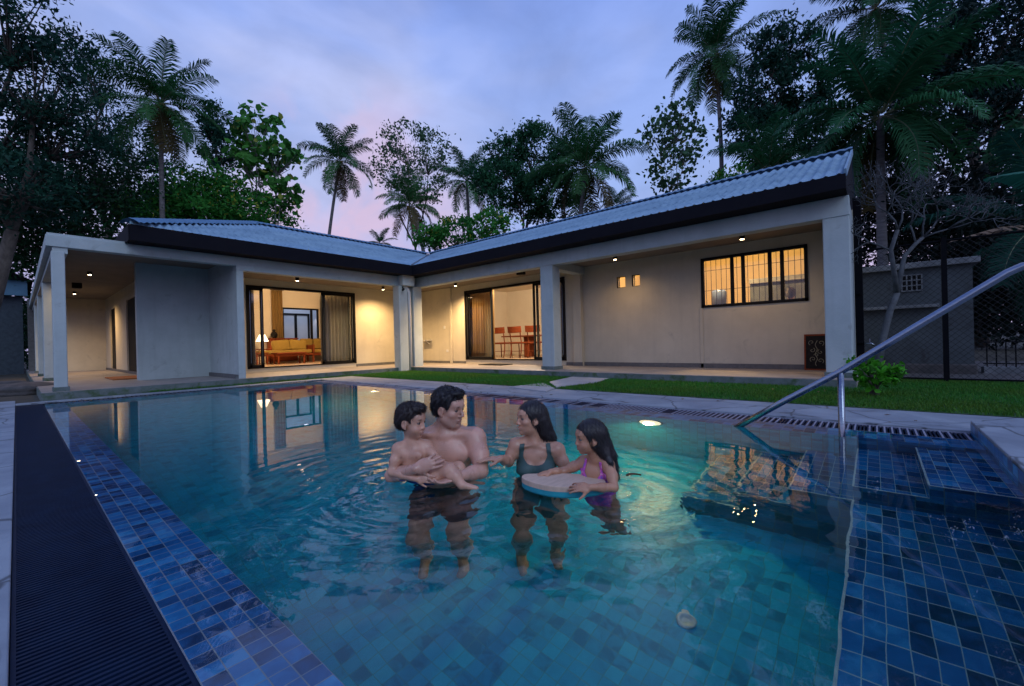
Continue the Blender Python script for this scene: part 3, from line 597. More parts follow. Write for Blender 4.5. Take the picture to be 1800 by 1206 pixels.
for a, c in rwv:
    b = MB(); b.box(RW+.02, RW+.05, a, a+.012, 2.0, 2.27); b.box(RW+.02, RW+.05, c-.012, c, 2.0, 2.27); b.box(RW+.02, RW+.05, a+.012, c-.012, 2.0, 2.012); b.box(RW+.02, RW+.05, a+.012, c-.012, 2.258, 2.27); b.box(RW+.025, RW+.045, c-.06, c-.05, 2.012, 2.258)
    o = b.build('vent_window', M['frame'], house, label='small square glowing wall opening high under the porch ceiling')
    b = MB(); b.box(RW+.033, RW+.037, a+.012, c-.012, 2.012, 2.258); b.build('pane', M['glass'], o)
# rooms behind
def room(x0, x1, y0, y1, z1, m, fl, skip=(), nm='room_wall', openings=()):
    b = MB()
    if 'x0' not in skip: b.box(x0-.06, x0, y0, y1, .2, z1)
    if 'x1' not in skip: b.box(x1, x1+.06, y0, y1, .2, z1)
    if 'y0' not in skip: b.box(x0, x1, y0-.06, y0, .2, z1)
    if 'y1' not in skip: b.box(x0, x1, y1, y1+.06, .2, z1)
    for q in openings: b.box(*q)
    b.build(nm, m, house); c = MB(); c.box(x0, x1, y0, y1, z1, z1+.05); c.build('room_ceiling', M['inwall'], house)
    c = MB(); c.box(x0, x1, y0, y1, .2, .2405); c.build('room_floor', fl, house)
bw = 17.2
room(3.4, 9.38, LW+.165, bw, 3.05, M['inwall'], M['infloor'], skip=('y1','y0'), openings=[(3.4, 6.62, bw, bw+.12, .2, 3.05), (8.02, 9.38, bw, bw+.12, .2, 3.05), (6.62, 8.02, bw, bw+.12, 2.33, 3.05), (6.62, 8.02, bw, bw+.12, .2, .55)])
M['kit'] = mat('kitchen_paint', (.72, .58, .34), (.68, .54, .30), .85, scale=2)
room(RW+.165, 14.2, 5.2, 12.4, 3.0, M['inwall'], M['infloor'], skip=('x0',))
room(RW+.165, 13.0, .5, 5.1, 3.0, M['kit'], M['infloor'], skip=('x0',))
# back window of the living room and the patio seen through it
b = MB(); b.box(6.62, 8.02, bw-.02, bw+.05, 2.27, 2.33); b.box(6.62, 8.02, bw-.02, bw+.05, .55, .60); b.box(6.62, 6.68, bw-.02, bw+.05, .55, 2.33); b.box(7.96, 8.02, bw-.02, bw+.05, .55, 2.33); b.box(7.70, 7.78, bw-.015, bw+.045, .6, 2.27)
o = b.build('back_window', M['frame'], house, label='dark framed back window of the living room looking onto the rear patio')
hp('patio_wall', M['inwhite'], [(6.5, 10.8, 20.2, 20.35, .1, 3.1)])
b = MB(); b.box(7.75, 7.82, 20.14, 20.2, .2, 2.35); b.box(8.9, 8.97, 20.14, 20.2, .2, 2.35); b.box(7.75, 8.97, 20.14, 20.2, 2.28, 2.35); b.box(8.30, 8.40, 20.14, 20.2, .2, 2.3); b.build('patio_door', M['frame'], house)

# ------------------------------------------------------------------ lamps
def warm(t, loc, kind, energy, size=.03, col=(1, .62, .28), spot=150, blend=.6):
    l = bpy.data.lights.new('lamp_light', kind); l.energy = energy; l.color = col; l.shadow_soft_size = size
    if kind == 'SPOT': l.spot_size = R(spot); l.spot_blend = blend
    o = bpy.data.objects.new('lamp_light', l); COL.objects.link(o); o.parent = t; o.location = np.array(loc)-wl(t); return o
M['bulb'] = emis('downlight_glow', (1, .72, .42), 14)
def downlight(x, y, zc, label, energy, on=True):
    t = thing('ceiling_light', label, 'ceiling light', (x, y, zc), 'porch ceiling spotlights')
    b = MB(); b.tube([(x, y, zc), (x, y, zc-.095)], .045, 14); b.build('housing', M['frame'], t, smooth=False)
    b = MB(); b.tube([(x, y, zc-.0955), (x, y, zc-.103)], [.036, .03], 14); b.build('lens', M['bulb'], t)
    if energy: warm(t, (x, y, zc-.125), 'SPOT', energy, .03, spot=152, blend=1.0)
    return t
downlight(4.85, 11.55, 2.63, 'ceiling spotlight above the living room sliding door', 120)
downlight(7.55, 11.75, 2.63, 'ceiling spotlight beside the corner column over the left wing porch', 330)
downlight(8.75, 9.7, 2.63, 'ceiling spotlight above the closed leaf of the dining room door', 460)
downlight(8.62, 4.32, 2.63, 'ceiling spotlight above the two small square vent windows', 34)
downlight(8.62, 1.80, 2.63, 'ceiling spotlight above the barred window', 38)
downlight(1.20, 14.6, 2.78, 'nearest ceiling spotlight of the dim left corridor porch', 90)
downlight(1.25, 19.6, 2.78, 'far ceiling spotlight of the dim left corridor porch', 240)
def roomlamp(x, y, zc, e, label, r=.22, col=(1, .70, .40)):
    t = thing('pendant_lamp', label, 'lamp', (x, y, zc))
    b = MB(); b.lathe([(.02, 0), (r*.5, -.03), (r, -.09), (r*.98, -.11), (.01, -.11)], (x, y, zc), 20); b.build('lamp_shade', M['shade'], t, smooth=True)
    warm(t, (x, y, zc-.22), 'POINT', e, .12, col)
    return t
roomlamp(5.6, 13.25, 3.05, 300, 'ceiling lamp of the living room, hidden above the door opening')
roomlamp(10.1, 8.0, 3.0, 420, 'ceiling lamp of the dining room, hidden above the door opening', col=(1, .76, .52))
roomlamp(9.95, 2.6, 3.0, 250, 'ceiling lamp of the kitchen, hidden above the barred window', col=(1, .64, .26))
pl = thing('patio_light', 'small spotlight on the rear patio seen through the living room back window', 'wall light', (9.35, 20.1, 2.45))
b = MB(); b.tube([(9.35, 20.12, 2.5), (9.35, 20.12, 2.38)], .05, 10); b.build('housing', M['white'], pl); warm(pl, (9.35, 20.05, 2.33), 'SPOT', 12, .03, (1, .9, .8), 80, .8); warm(pl, (8.3, 19.2, 2.9), 'POINT', 22, .3, (.8, .88, 1.0))  # bluish point lamp is an added fill standing in for dim skylight
# floodlight box under the ceiling by the right column
fl = thing('floodlight', 'small unlit black floodlight under the porch ceiling left of the right column', 'floodlight', (8.5, 6.9, 2.63))
b = MB(); b.bar((8.5, 6.9, 2.63), (8.5, 6.9, 2.57), .02, .03); b.build('bracket', M['black'], fl); b = MB(); b.box(8.42, 8.56, 6.80, 7.0, 2.50, 2.575); b.build('housing', M['black'], fl, bevel=.008)
fl = thing('speaker_box', 'small square dark box under the ceiling of the left corridor porch', 'speaker', (1.15, 17.2, 2.78))
b = MB(); b.box(1.05, 1.25, 17.1, 17.3, 2.62, 2.78); b.build('housing', M['black'], fl, bevel=.01); b = MB(); b.lathe([(.07, 0), (.075, -.01), (.05, -.012)], (1.15, 17.2, 2.62), 16); b.build('grille', M['frame'], fl)
cm = thing('security_camera', 'small dark camera bracket at the top of the corner column', 'camera', (7.22, 10.28, 2.42))
b = MB(); b.bar((7.26, 10.3, 2.44), (7.2, 10.2, 2.36), .03, .03); b.build('bracket', M['black'], cm); b = MB(); b.tube([(7.24, 10.22, 2.37), (7.16, 10.16, 2.33)], .03, 10); b.build('housing', M['black'], cm)
b = MB(); b.box(RW-.012, RW, 10.98, 11.06, 1.28, 1.38); tag(b.build('light_switch', M['white'], bevel=.003), 'white switch on the porch wall between corner column and dining door', 'switch')
b = MB(); b.box(RW-.012, RW, 10.85, 10.95, .50, .58); tag(b.build('wall_socket', M['white'], bevel=.003), 'white socket low on the porch wall left of the dining door', 'socket')
sh_ = thing('wall_shelf', 'tiny pale shelf on the porch wall just right of the corner column', 'shelf', (9.3, 11.8, .85))
b = MB(); b.box(9.12, 9.4, 11.7, 12.1, .90, .93); b.build('board', M['white'], sh_); b = MB(); b.bar((9.38, 11.8, .78), (9.2, 11.8, .90), .02, .02); b.build('bracket', M['white'], sh_); b = MB(); b.bar((9.38, 12.0, .78), (9.2, 12.0, .90), .02, .02); b.build('bracket', M['white'], sh_)
# door mats
b = MB(); b.box(1.42, 2.12, 13.2, 14.6, ZP, ZP+.03); tag(b.build('doormat', M['mat_'], bevel=.008), 'orange brown coir doormat at the end of the white panel wall', 'doormat')
b = MB(); b.box(8.75, 9.25, 7.9, 8.8, ZP, ZP+.025); tag(b.build('doormat', M['black'], bevel=.008), 'dark doormat in front of the dining room door', 'doormat')

# ------------------------------------------------------------------ curtains
def curtain(name, label, a, b_, z0, z1, m, amp=.05, n=9, gather=0.0):
    """pleated cloth hanging between the floor points a and b_"""
    a = np.array(a, float); b_ = np.array(b_, float); L = np.linalg.norm(b_-a); d = (b_-a)/L; s = np.array([-d[1], d[0]])
    K = n*10; V = []; F = []; r = random.Random(sum(map(ord, label))); ph = [r.uniform(-.5, .5) for _ in range(n+2)]
    zs_ = [z0+(z1-z0)*i/8 for i in range(9)]
    for k in range(K+1):
        u = k/K
        for z in zs_:
            q = (z-z0)/(z1-z0); A = amp*(.75+.35*(1-q)); w = math.sin(2*math.pi*(u*n)+ph[int(u*n)]*.8*(1-q))
            p = a+d*(u*L)+s*A*w; V.append((p[0], p[1], z))
    m_ = len(zs_)
    for k in range(K):
        for i in range(m_-1): q = k*m_+i; F.append((q, q+m_, q+m_+1, q+1))
    t = thing(name, label, 'curtain', (a[0], a[1], z0), 'curtains')
    mb = MB(); mb.add(V, F); o = mb.build('cloth', m, t, smooth=True); so = o.modifiers.new('thick', 'SOLIDIFY'); so.thickness = .004
    rb = MB(); rb.tube([(a[0]-d[0]*.05, a[1]-d[1]*.05, z1+.02), (b_[0]+d[0]*.05, b_[1]+d[1]*.05, z1+.02)], .012, 6); rb.build('rail', M['frame'], t)
    return t
curtain('curtain', 'grey pleated curtain behind the right leaf of the living room door', (6.02, LW+.30), (6.92, LW+.30), .26, 2.42, M['curtaing'], n=8)
curtain('curtain', 'grey pleated curtain behind the left leaf of the living room door', (3.97, LW+.30), (4.22, LW+.30), .26, 2.42, M['curtaing'], n=3)
curtain('curtain', 'ochre curtain drawn behind the left leaf of the dining room door', (RW+.24, 8.93), (RW+.24, 10.05), .26, 2.42, M['curtain'], n=10)
curtain('curtain', 'grey curtain behind the dining door leaf right of the right column', (RW+.32, 6.2), (RW+.32, 7.1), .26, 2.42, M['curtaing'], n=7)
curtain('curtain', 'gathered ochre curtain left of the living room back window', (6.22, bw-.14), (6.60, bw-.14), .9, 2.95, M['curtain'], n=4, amp=.04)
curtain('curtain', 'gathered ochre curtain right of the living room back window', (8.06, bw-.14), (8.45, bw-.14), .3, 2.95, M['curtain'], n=4, amp=.04)

# ------------------------------------------------------------------ furniture
FL = .241
sofa = thing('sofa', 'wooden sofa with mustard cushions facing left in the living room', 'sofa', (6.2, 15.9, FL))
S = (6.2, 15.9)
def SB(*q): return (S[0]+q[0], S[0]+q[1], S[1]+q[2], S[1]+q[3], FL+q[4], FL+q[5])
def fp(name, m, t, boxes, bevel=.01, smooth=False):
    b = MB()
    for q in boxes: b.box(*q)
    return b.build(name, m, t, bevel=bevel, smooth=smooth)
fp('frame', M['wood'], sofa, [SB(-.95, .85, -.4, .4, .26, .33), SB(.80, .86, -.42, .42, .33, .62)])
for sx in (-.9, .80):
    for sy in (-.38, .33): fp('leg', M['wood'], sofa, [SB(sx, sx+.06, sy, sy+.06, 0, .64 if sx > 0 else .3)])
fp('seat_cushion', M['cushion'], sofa, [SB(-.93, .78, -.38, .38, .33, .46)], .04)
for cx, ry in ((-.08, -5), (.50, 7)):
    b = MB(); Mx = Matrix.Translation((S[0]+cx, S[1]+.16, FL+.62))@Matrix.Rotation(R(-16), 4, 'X')@Matrix.Rotation(R(ry), 4, 'Y'); b.box(-.30, .30, -.09, .09, -.20, .20, Mx); b.build('back_cushion', M['cushion'], sofa, bevel=.07, smooth=True)
sofa2 = thing('sofa', 'second mustard sofa further back, behind the first by the window', 'sofa', (7.6, 16.5, FL))
fp('frame', M['wood'], sofa2, [(7.1, 8.2, 16.2, 16.95, FL+.22, FL+.32), (8.14, 8.2, 16.2, 16.95, FL+.32, FL+.62)]); fp('seat_cushion', M['cushion'], sofa2, [(7.12, 8.12, 16.22, 16.9, FL+.32, FL+.46)], .04)
for cx in (7.35, 7.85): fp('back_cushion', M['cushion'], sofa2, [(cx-.24, cx+.24, 16.75, 16.95, FL+.46, FL+.88)], .07, True)
for sx in (7.1, 8.14): fp('leg', M['wood'], sofa2, [(sx, sx+.06, 16.2, 16.26, FL, FL+.22)])
ct = thing('coffee_table', 'low red brown wooden table in front of the sofa', 'table', (6.0, 15.0, FL))
fp('table_top', M['wood'], ct, [(5.5, 6.45, 14.75, 15.25, FL+.34, FL+.38)]); fp('apron', M['wood'], ct, [(5.55, 6.4, 14.8, 15.2, FL+.26, FL+.34)], 0)
for a in (5.54, 6.36):
    for c in (14.79, 15.16): fp('leg', M['wood'], ct, [(a, a+.05, c, c+.05, FL, FL+.26)])
stl = thing('stool', 'small wooden stool at the left end of the coffee table', 'stool', (5.2, 15.3, FL))
fp('seat', M['wood'], stl, [(5.0, 5.38, 15.1, 15.5, FL+.36, FL+.40)])
for a in (5.02, 5.32):
    for c in (15.12, 15.44): fp('leg', M['wood'], stl, [(a, a+.04, c, c+.04, FL, FL+.36)])
cab = thing('cabinet', 'dark red brown chest standing left of the living room back window', 'cabinet', (6.35, 16.9, FL))
fp('body', M['wood'], cab, [(6.0, 6.98, 16.72, 17.02, FL+.04, FL+.86)]); fp('top', M['wood'], cab, [(5.97, 7.01, 16.70, 17.03, FL+.86, FL+.90)])
for k in range(3): fp('drawer', M['wood'], cab, [(6.04, 6.94, 16.705, 16.722, FL+.08+k*.26, FL+.30+k*.26)], .004)
orn = thing('ornament', 'dark round ornament standing on the chest', 'ornament', (6.2, 16.86, FL+.9))
b = MB(); b.lathe([(.05, 0), (.09, .05), (.12, .13), (.09, .21), (.04, .25), (.06, .30), (.02, .33)], (6.2, 16.86, FL+.9), 16); b.build('vase', M['black'], orn, smooth=True)
st = thing('side_table', 'small side table carrying the lit table lamp', 'side table', (5.62, 16.35, FL))
fp('table_top', M['wood'], st, [(5.42, 5.85, 16.15, 16.6, FL+.48, FL+.52)])
for a in (5.44, 5.79):
    for c in (16.17, 16.54): fp('leg', M['wood'], st, [(a, a+.04, c, c+.04, FL, FL+.48)])
tl = thing('table_lamp', 'table lamp with glowing cream cone shade beside the sofa', 'table lamp', (5.63, 16.38, FL+.52))
b = MB(); b.lathe([(.07, 0), (.07, .02), (.02, .04), (.035, .12), (.015, .22), (.012, .30)], (5.63, 16.38, FL+.52), 14); b.build('base', M['white'], tl, smooth=True)
b = MB(); seg = 20; V = [(5.63+r_*math.cos(2*math.pi*k/seg), 16.38+r_*math.sin(2*math.pi*k/seg), FL+.52+z) for r_, z in ((.20, .26), (.09, .50)) for k in range(seg)]
b.add(V, [(k, (k+1) % seg, seg+(k+1) % seg, seg+k) for k in range(seg)]); b.build('lamp_shade', M['shade'], tl, smooth=True); warm(tl, (5.63, 16.38, FL+.9), 'POINT', 14, .05)
# dining set
tb = thing('dining_table', 'dark wooden dining table behind the row of chairs', 'table', (12.0, 8.6, FL))
fp('table_top', M['wood'], tb, [(11.5, 12.5, 7.0, 10.35, FL+.72, FL+.765)])
fp('pedestal', M['wood'], tb, [(11.75, 12.2, 9.35, 9.5, FL, FL+.72)]); fp('pedestal', M['wood'], tb, [(11.75, 12.2, 7.7, 7.85, FL, FL+.72)])
def chair():
    t = thing('dining_chair', 'x', 'chair', (0, 0, 0), 'dining chairs in a row')
    def T(a, b, r=.017): q = MB(); q.tube([a, b], r, 8); return q
    z = 0
    for y in (-.19, .19):
        q = MB(); q.tube([(-.26, y, 0), (-.20, y, .22), (-.19, y, .45), (-.24, y*1.02, .72), (-.30, y*1.02, .93)], [.014, .017, .018, .016, .012], 8); q.build('leg', M['wood'], t, smooth=True)
        q = MB(); q.tube([(.20, y*1.05, 0), (.19, y, .25), (.17, y, .44)], [.013, .017, .018], 8); q.build('leg', M['wood'], t, smooth=True)
    q = MB(); q.box(-.22, .23, -.22, .22, .42, .475); q.build('seat', M['wood'], t, bevel=.02)
    V = []; F = []
    for i in range(9):
        a = -1+2*i/8; y = a*.25; x = -.30+.05*(a*a)-.02
        for zz in (.74, .93): V += [(x+(zz-.74)*-.12, y, zz+.01*a*a), (x+.02+(zz-.74)*-.12, y, zz+.01*a*a)]
    for i in range(8):
        a = i*4; F += [(a, a+4, a+6, a+2), (a+1, a+3, a+7, a+5), (a+2, a+6, a+7, a+3), (a, a+1, a+5, a+4)]
    F += [(0, 2, 3, 1), (32, 33, 35, 34)]
    q = MB(); q.add(V, F); q.build('backrest', M['wood'], t, smooth=False)
    q = MB(); q.tube([(-.2, -.19, .2), (-.2, .19, .2)], .009, 6); q.build('stretcher', M['wood'], t); q = MB(); q.tube([(.19, -.19, .2), (.19, .19, .2)], .009, 6); q.build('stretcher', M['wood'], t)
    return t
ch = chair(); ch.scale = (1.13, 1.13, 1.13); ch.location = (11.15, 9.96, FL); ch['label'] = 'left dining chair with curved red brown backrest, beside the ochre curtain'; ch.rotation_euler = (0, 0, R(8))
copy_tree(ch, (11.15, 9.17, FL), R(2), 'middle dining chair with its curved back against the table leg')
copy_tree(ch, (11.15, 8.42, FL), R(5), 'right dining chair partly cut off by the black door leaf')
# things behind the barred window
wd = thing('water_dispenser', 'blue grey water dispenser bottle behind the left pane of the barred window', 'water dispenser', (10.35, 2.66, .24))
b = MB(); b.lathe([(.15, 0), (.16, .1), (.16, 1.08), (.14, 1.17)], (10.35, 2.66, .24), 20); b.build('body', M['white'], wd, smooth=True)
b = MB(); b.lathe([(.06, 0), (.07, .03), (.15, .08), (.155, .38), (.13, .43), (.02, .44)], (10.35, 2.66, 1.40), 20); b.build('bottle', mat('blue_bottle', (.10, .15, .30), (.08, .12, .25), .15), wd, smooth=True)
cb = thing('wall_cupboard', 'long dark red wooden cupboard along the kitchen wall behind the barred window', 'cupboard', (12.85, 1.6, 1.2))
M['wood2'] = mat('dark_red_cupboard', (.12, .012, .005), (.07, .008, .004), .7, spec=.08, scale=10)
fp('body', M['wood2'], cb, [(12.6, 12.98, .55, 2.45, .25, 1.99)])
for k in range(4): fp('door', M['wood2'], cb, [(12.585, 12.6, .58+k*.465, 1.0+k*.465, .3, 1.94)], .003)
# carved board leaning beside the end wall
cbd = thing('sign_board', 'dark wooden board with pale scrollwork leaning at the right end of the porch', 'board', (9.33, .8, ZP))
Mx = Matrix.Translation((9.30, .80, ZP))@Matrix.Rotation(R(6), 4, 'Y')
b = MB(); b.box(0, .03, -.16, .16, .0, .62, Mx); b.build('panel', M['black'], cbd)
b = MB(); b.box(-.006, .036, -.18, -.155, 0, .65, Mx); b.box(-.006, .036, .155, .18, 0, .65, Mx); b.box(-.006, .036, -.155, .155, .62, .65, Mx); b.box(-.006, .036, -.155, .155, 0, .025, Mx); b.build('frame', M['wood'], cbd)
b = MB(); rr = random.Random(5)
def curl(cx, cz, r0, turns, ph, sg): return [Mx@Vector((-.004, cx+sg*(r0*(1-k/26)*math.cos(ph+turns*2*math.pi*k/26)), cz+(r0*(1-k/26))*math.sin(ph+turns*2*math.pi*k/26))) for k in range(24)]
for cx, cz, r0, tn, ph, sg in ((.07, .50, .05, 1.2, -1.2, 1), (-.07, .49, .05, 1.2, -1.2, -1), (.06, .36, .045, 1.2, 2, 1), (-.06, .33, .045, 1.1, 2, -1), (.05, .20, .05, 1.3, -1, 1), (-.06, .17, .05, 1.3, -1, -1), (0, .27, .035, 1.4, 0, 1)):
    b.tube(curl(cx, cz, r0, tn, ph, sg), .0035, 5)
b.tube([Mx@Vector((-.004, .015*math.sin(k*.9), .08+k*.024)) for k in range(20)], .004, 5)
b.build('scrollwork', mat('pale_scroll_paint', (.34, .33, .22), (.26, .25, .17), .7), cbd)

# ------------------------------------------------------------------ handrail
hr = thing('handrail', 'steel pool handrail rising from the water over the steps to the right', 'handrail', (4.03, .2, -.6))
b = MB(); b.tube([(4.03, .93, -.03), (4.03, .56, .235), (4.035, .2, .478), (4.04, -.26, .83), (4.045, -.64, 1.118), (4.045, -.70, 1.15), (4.045, -.77, 1.165), (4.045, -1.3, 1.17), (4.045, -1.42, 1.12), (4.045, -1.46, 1.0), (4.045, -1.46, .079)], .0245, 16); b.build('rail', M['steel'], hr, smooth=True)
b = MB(); b.tube([(4.033, .2, -.60), (4.033, .2, .47)], .021, 14); b.build('post', M['steel'], hr, smooth=True)
b = MB(); b.lathe([(.055, 0), (.055, .008), (.03, .012)], (4.033, .2, -.60), 18); b.build('flange', M['steel'], hr, smooth=True)

# ------------------------------------------------------------------ right side: fence, shed, post
fn = thing('chain_link_fence', 'black posts and chain-link mesh fence between the lawn and the shed', 'fence', (9.06, -.8, 0))
for y in (-.81, -2.6, -4.4, -6.2): b = MB(); b.box(9.03, 9.09, y-.03, y+.03, 0, 2.17); b.build('post', M['post'], fn)
b = MB(); b.tube([(9.06, .22, 2.12), (9.06, -6.2, 2.12)], .018, 6); b.tube([(9.06, .22, .05), (9.06, -6.2, .05)], .015, 6); b.build('rail', M['post'], fn)
b = MB(); s_ = .085; y = .2
Lf = 6.2; h0, h1 = .05, 2.1; k = -30
while k*s_ < Lf+2.2:
    y0_ = k*s_
    for sg in (1, -1):
        ya, yb = (y0_, y0_+(h1-h0)) if sg > 0 else (y0_+(h1-h0), y0_)
        t0, t1 = 0.0, 1.0
        lo, hi = 0.0, Lf
        d_ = yb-ya
        ta, tb_ = sorted(((lo-ya)/d_, (hi-ya)/d_)); t0 = max(t0, ta); t1 = min(t1, tb_)
        if t1-t0 > .01: b.tube([(9.06+.003*sg, .2-(ya+d_*t0), h0+(h1-h0)*t0), (9.06+.003*sg, .2-(ya+d_*t1), h0+(h1-h0)*t1)], .0028, 3, cap=False)
    k += 1
b.build('mesh', M['wire'], fn)
b = MB(); b.box(8.98, 9.10, .13, .235, 0, 3.0); b.box(8.93, 8.98, .15, .22, .6, .64); b.box(8.93, 8.98, .15, .22, 1.4, 1.44); b.box(8.93, 8.98, .15, .22, 2.1, 2.14)
tag(b.build('drainpipe', M['post'], bevel=.006), 'tall black square pipe at the right end of the house', 'pipe')
tp = thing('garden_tap', 'small metal tap on the black pipe at the right end of the house', 'tap', (8.97, .1, .6))
b = MB(); b.tube([(8.97, .13, .6), (8.97, .04, .6), (8.97, .0, .56)], .014, 8); b.build('spout', M['steel'], tp, smooth=True); b = MB(); b.tube([(8.97, .06, .61), (8.97, .06, .67)], .008, 6); b.bar((8.93, .06, .67), (9.01, .06, .67), .014, .01); b.build('handle', M['steel'], tp)
sd = thing('shed', 'low grey weathered outbuilding with a small grille behind the fence', 'shed', (11.5, -.5, 0))
SX = 11.2
def shz(z): return CH+(z-CH)*SX/10.5
y0_, y1_ = -1.36, 2.2
b = MB(); b.box(SX, SX+2.2, y0_, y1_, -.03, 1.98); b.build('wall', M['shed'], sd)
b = MB(); b.box(SX-.10, SX+2.3, y0_-.09, y1_, 1.98, 2.09); b.build('roof', M['shedtop'], sd, bevel=.01)
b = MB(); b.box(SX-.14, SX, -.92, y1_, 1.22, 1.28); b.build('ledge', M['shedtop'], sd, bevel=.01); b = MB(); b.box(SX-.12, SX, y0_-.02, y1_, -.03, .16); b.build('footing', M['stone'], sd, bevel=.02)
b = MB(); b.box(SX-.006, SX+.004, -.70, -.42, 1.56, 1.86); gr_ = b.build('grille', M['black'], sd)
b = MB()
for i in range(5): b.box(SX-.03, SX-.006, -.70+.07*i-.01, -.70+.07*i+.01, 1.55, 1.87)
for i in range(4): b.box(SX-.028, SX-.006, -.71, -.41, 1.56+.1*i-.01, 1.56+.1*i+.01)
b.build('grille_bars', M['shedtop'], gr_)
gt_ = thing('low_railing', 'low black metal railing on a pale kerb to the right of the shed', 'railing', (11.5, -2.4, 0))
b = MB(); b.box(11.4, 11.7, -6.5, -1.5, -.03, .10); b.build('kerb', M['shedtop'], gt_); b = MB(); y = -1.55
while y > -6.4: b.tube([(11.5, y, .1), (11.5, y, .56)], .010, 5); y -= .115
b.tube([(11.5, -1.5, .55), (11.5, -6.4, .55)], .012, 6); b.tube([(11.5, -1.5, .16), (11.5, -6.4, .16)], .012, 6); b.build('bars', M['post'], gt_)
# yard beyond the fence, neighbour house, stones and trough on the left
yd = MB(); yd.add([(9.2, -14, -.015), (16, -14, -.015), (16, .2, -.015), (9.2, .2, -.015)], [(0, 1, 2, 3)]); yd.build('yard', M['stone'], kind='structure')
nb = thing('neighbour_house', 'neighbour house with blue band and dark pitched roof beyond the corridor porch, far left', 'house', (-4, 27, 0))
M['nblue'] = mat('blue_render', (.10, .22, .32), (.07, .17, .26), .8, scale=2)
b = MB(); b.box(-9, .2, 27, 32, -.03, 3.2); b.build('wall', mat('dim_render', (.05, .07, .09), (.03, .045, .06), .9), nb); b = MB(); b.box(-9.4, .34, 26.6, 26.72, 3.2, 3.82); b.build('gable_board', M['nblue'], nb)
b = MB(); b.add([(-9.6, 26.4, 3.82), (.5, 26.4, 3.82), (.5, 33, 3.82), (-9.6, 33, 3.82), (-4.5, 26.4, 6.6), (-4.5, 33, 6.6)], [(0, 1, 4), (3, 5, 2), (0, 4, 5, 3), (1, 2, 5, 4), (0, 3, 2, 1)]); b.build('roof', M['fascia'], nb)
def rock(name, label, loc, s, seed, m=M['stone']):
    bm = bmesh.new(); bmesh.ops.create_icosphere(bm, subdivisions=3, radius=1)
    r = np.random.default_rng(seed); ph = r.uniform(0, 6, 6)
    for v in bm.verts:
        n = 1+.16*math.sin(v.co.x*3+ph[0])+.13*math.sin(v.co.y*4+ph[1])+.1*math.sin(v.co.z*5+ph[2])+.05*math.sin(v.co.x*9+v.co.y*7+ph[3])
        v.co = Vector((v.co.x*s[0]*n, v.co.y*s[1]*n, v.co.z*s[2]*n))
    me = bpy.data.meshes.new(name); bm.to_mesh(me); bm.free(); me.materials.append(m)
    for p in me.polygons: p.use_smooth = True
    o = bpy.data.objects.new(name, me); COL.objects.link(o); o.location = loc; tag(o, label, 'rock'); return o
g0 = G(45, 690); rock('rock', 'long flat dark stone lying beside the porch edge, far left', (g0[0], g0[1], .05), (.62, .5, .13), 2)
g0 = G(27, 683); rock('rock', 'small dark stone behind the long flat stone, far left', (g0[0]-.2, g0[1]+.6, .05), (.5, .4, .12), 5)
g0 = G(12, 688); rock('rock', 'pale rough stone at the left edge beyond the deck', (g0[0]-.5, g0[1], .03), (.5, .6, .10), 9, M['slab'])
# ------------------------------------------------------------------ vegetation
M['bark'] = mat('bark', (.10, .085, .07), (.05, .042, .035), .95, scale=9, bump=.8, stretch=(1, 1, .4))
M['barkp'] = mat('pale_bark', (.26, .25, .24), (.15, .14, .13), .9, scale=7, bump=.5, stretch=(1, 1, .5))
M['palmbark'] = mat('palm_bark', (.16, .15, .15), (.09, .085, .085), .95, scale=3, bump=.8, stretch=(.4, .4, 5))
def unit(v): return v/(np.linalg.norm(v, axis=-1, keepdims=True)+1e-9)
def leaves(C, size, r, asp=.42, droop=.3, cup=0.0):
    """diamond leaves at centres C -> V, F"""
    n = len(C); a = unit(r.normal(size=(n, 3))+np.array([0, 0, -droop])); b = unit(np.cross(a, r.normal(size=(n, 3))+np.array([0, 0, .6])))
    s = size*r.uniform(.6, 1.35, (n, 1)); nrm = np.cross(a, b)
    if asp > .6:
        V = np.stack([C-a*s*.45, C-a*s*.22+b*s*asp*.44+nrm*s*.07, C+a*s*.16+b*s*asp*.42+nrm*s*.05, C+a*s*.52-nrm*s*.05, C+a*s*.16-b*s*asp*.42+nrm*s*.05, C-a*s*.22-b*s*asp*.44+nrm*s*.07], 1).reshape(-1, 3); i = np.arange(n)*6
        return V, np.concatenate([np.stack([i, i+k, i+k+1], 1) for k in (1, 2, 3, 4)])
    V = np.stack([C-a*s*.5, C+b*s*asp*.5-a*s*.05+nrm*s*.06, C+a*s*.5, C-b*s*asp*.5-a*s*.05+nrm*s*.06], 1).reshape(-1, 3); i = np.arange(n)*4
    return V, np.concatenate([np.stack([i, i+1, i+2], 1), np.stack([i, i+2, i+3], 1)])
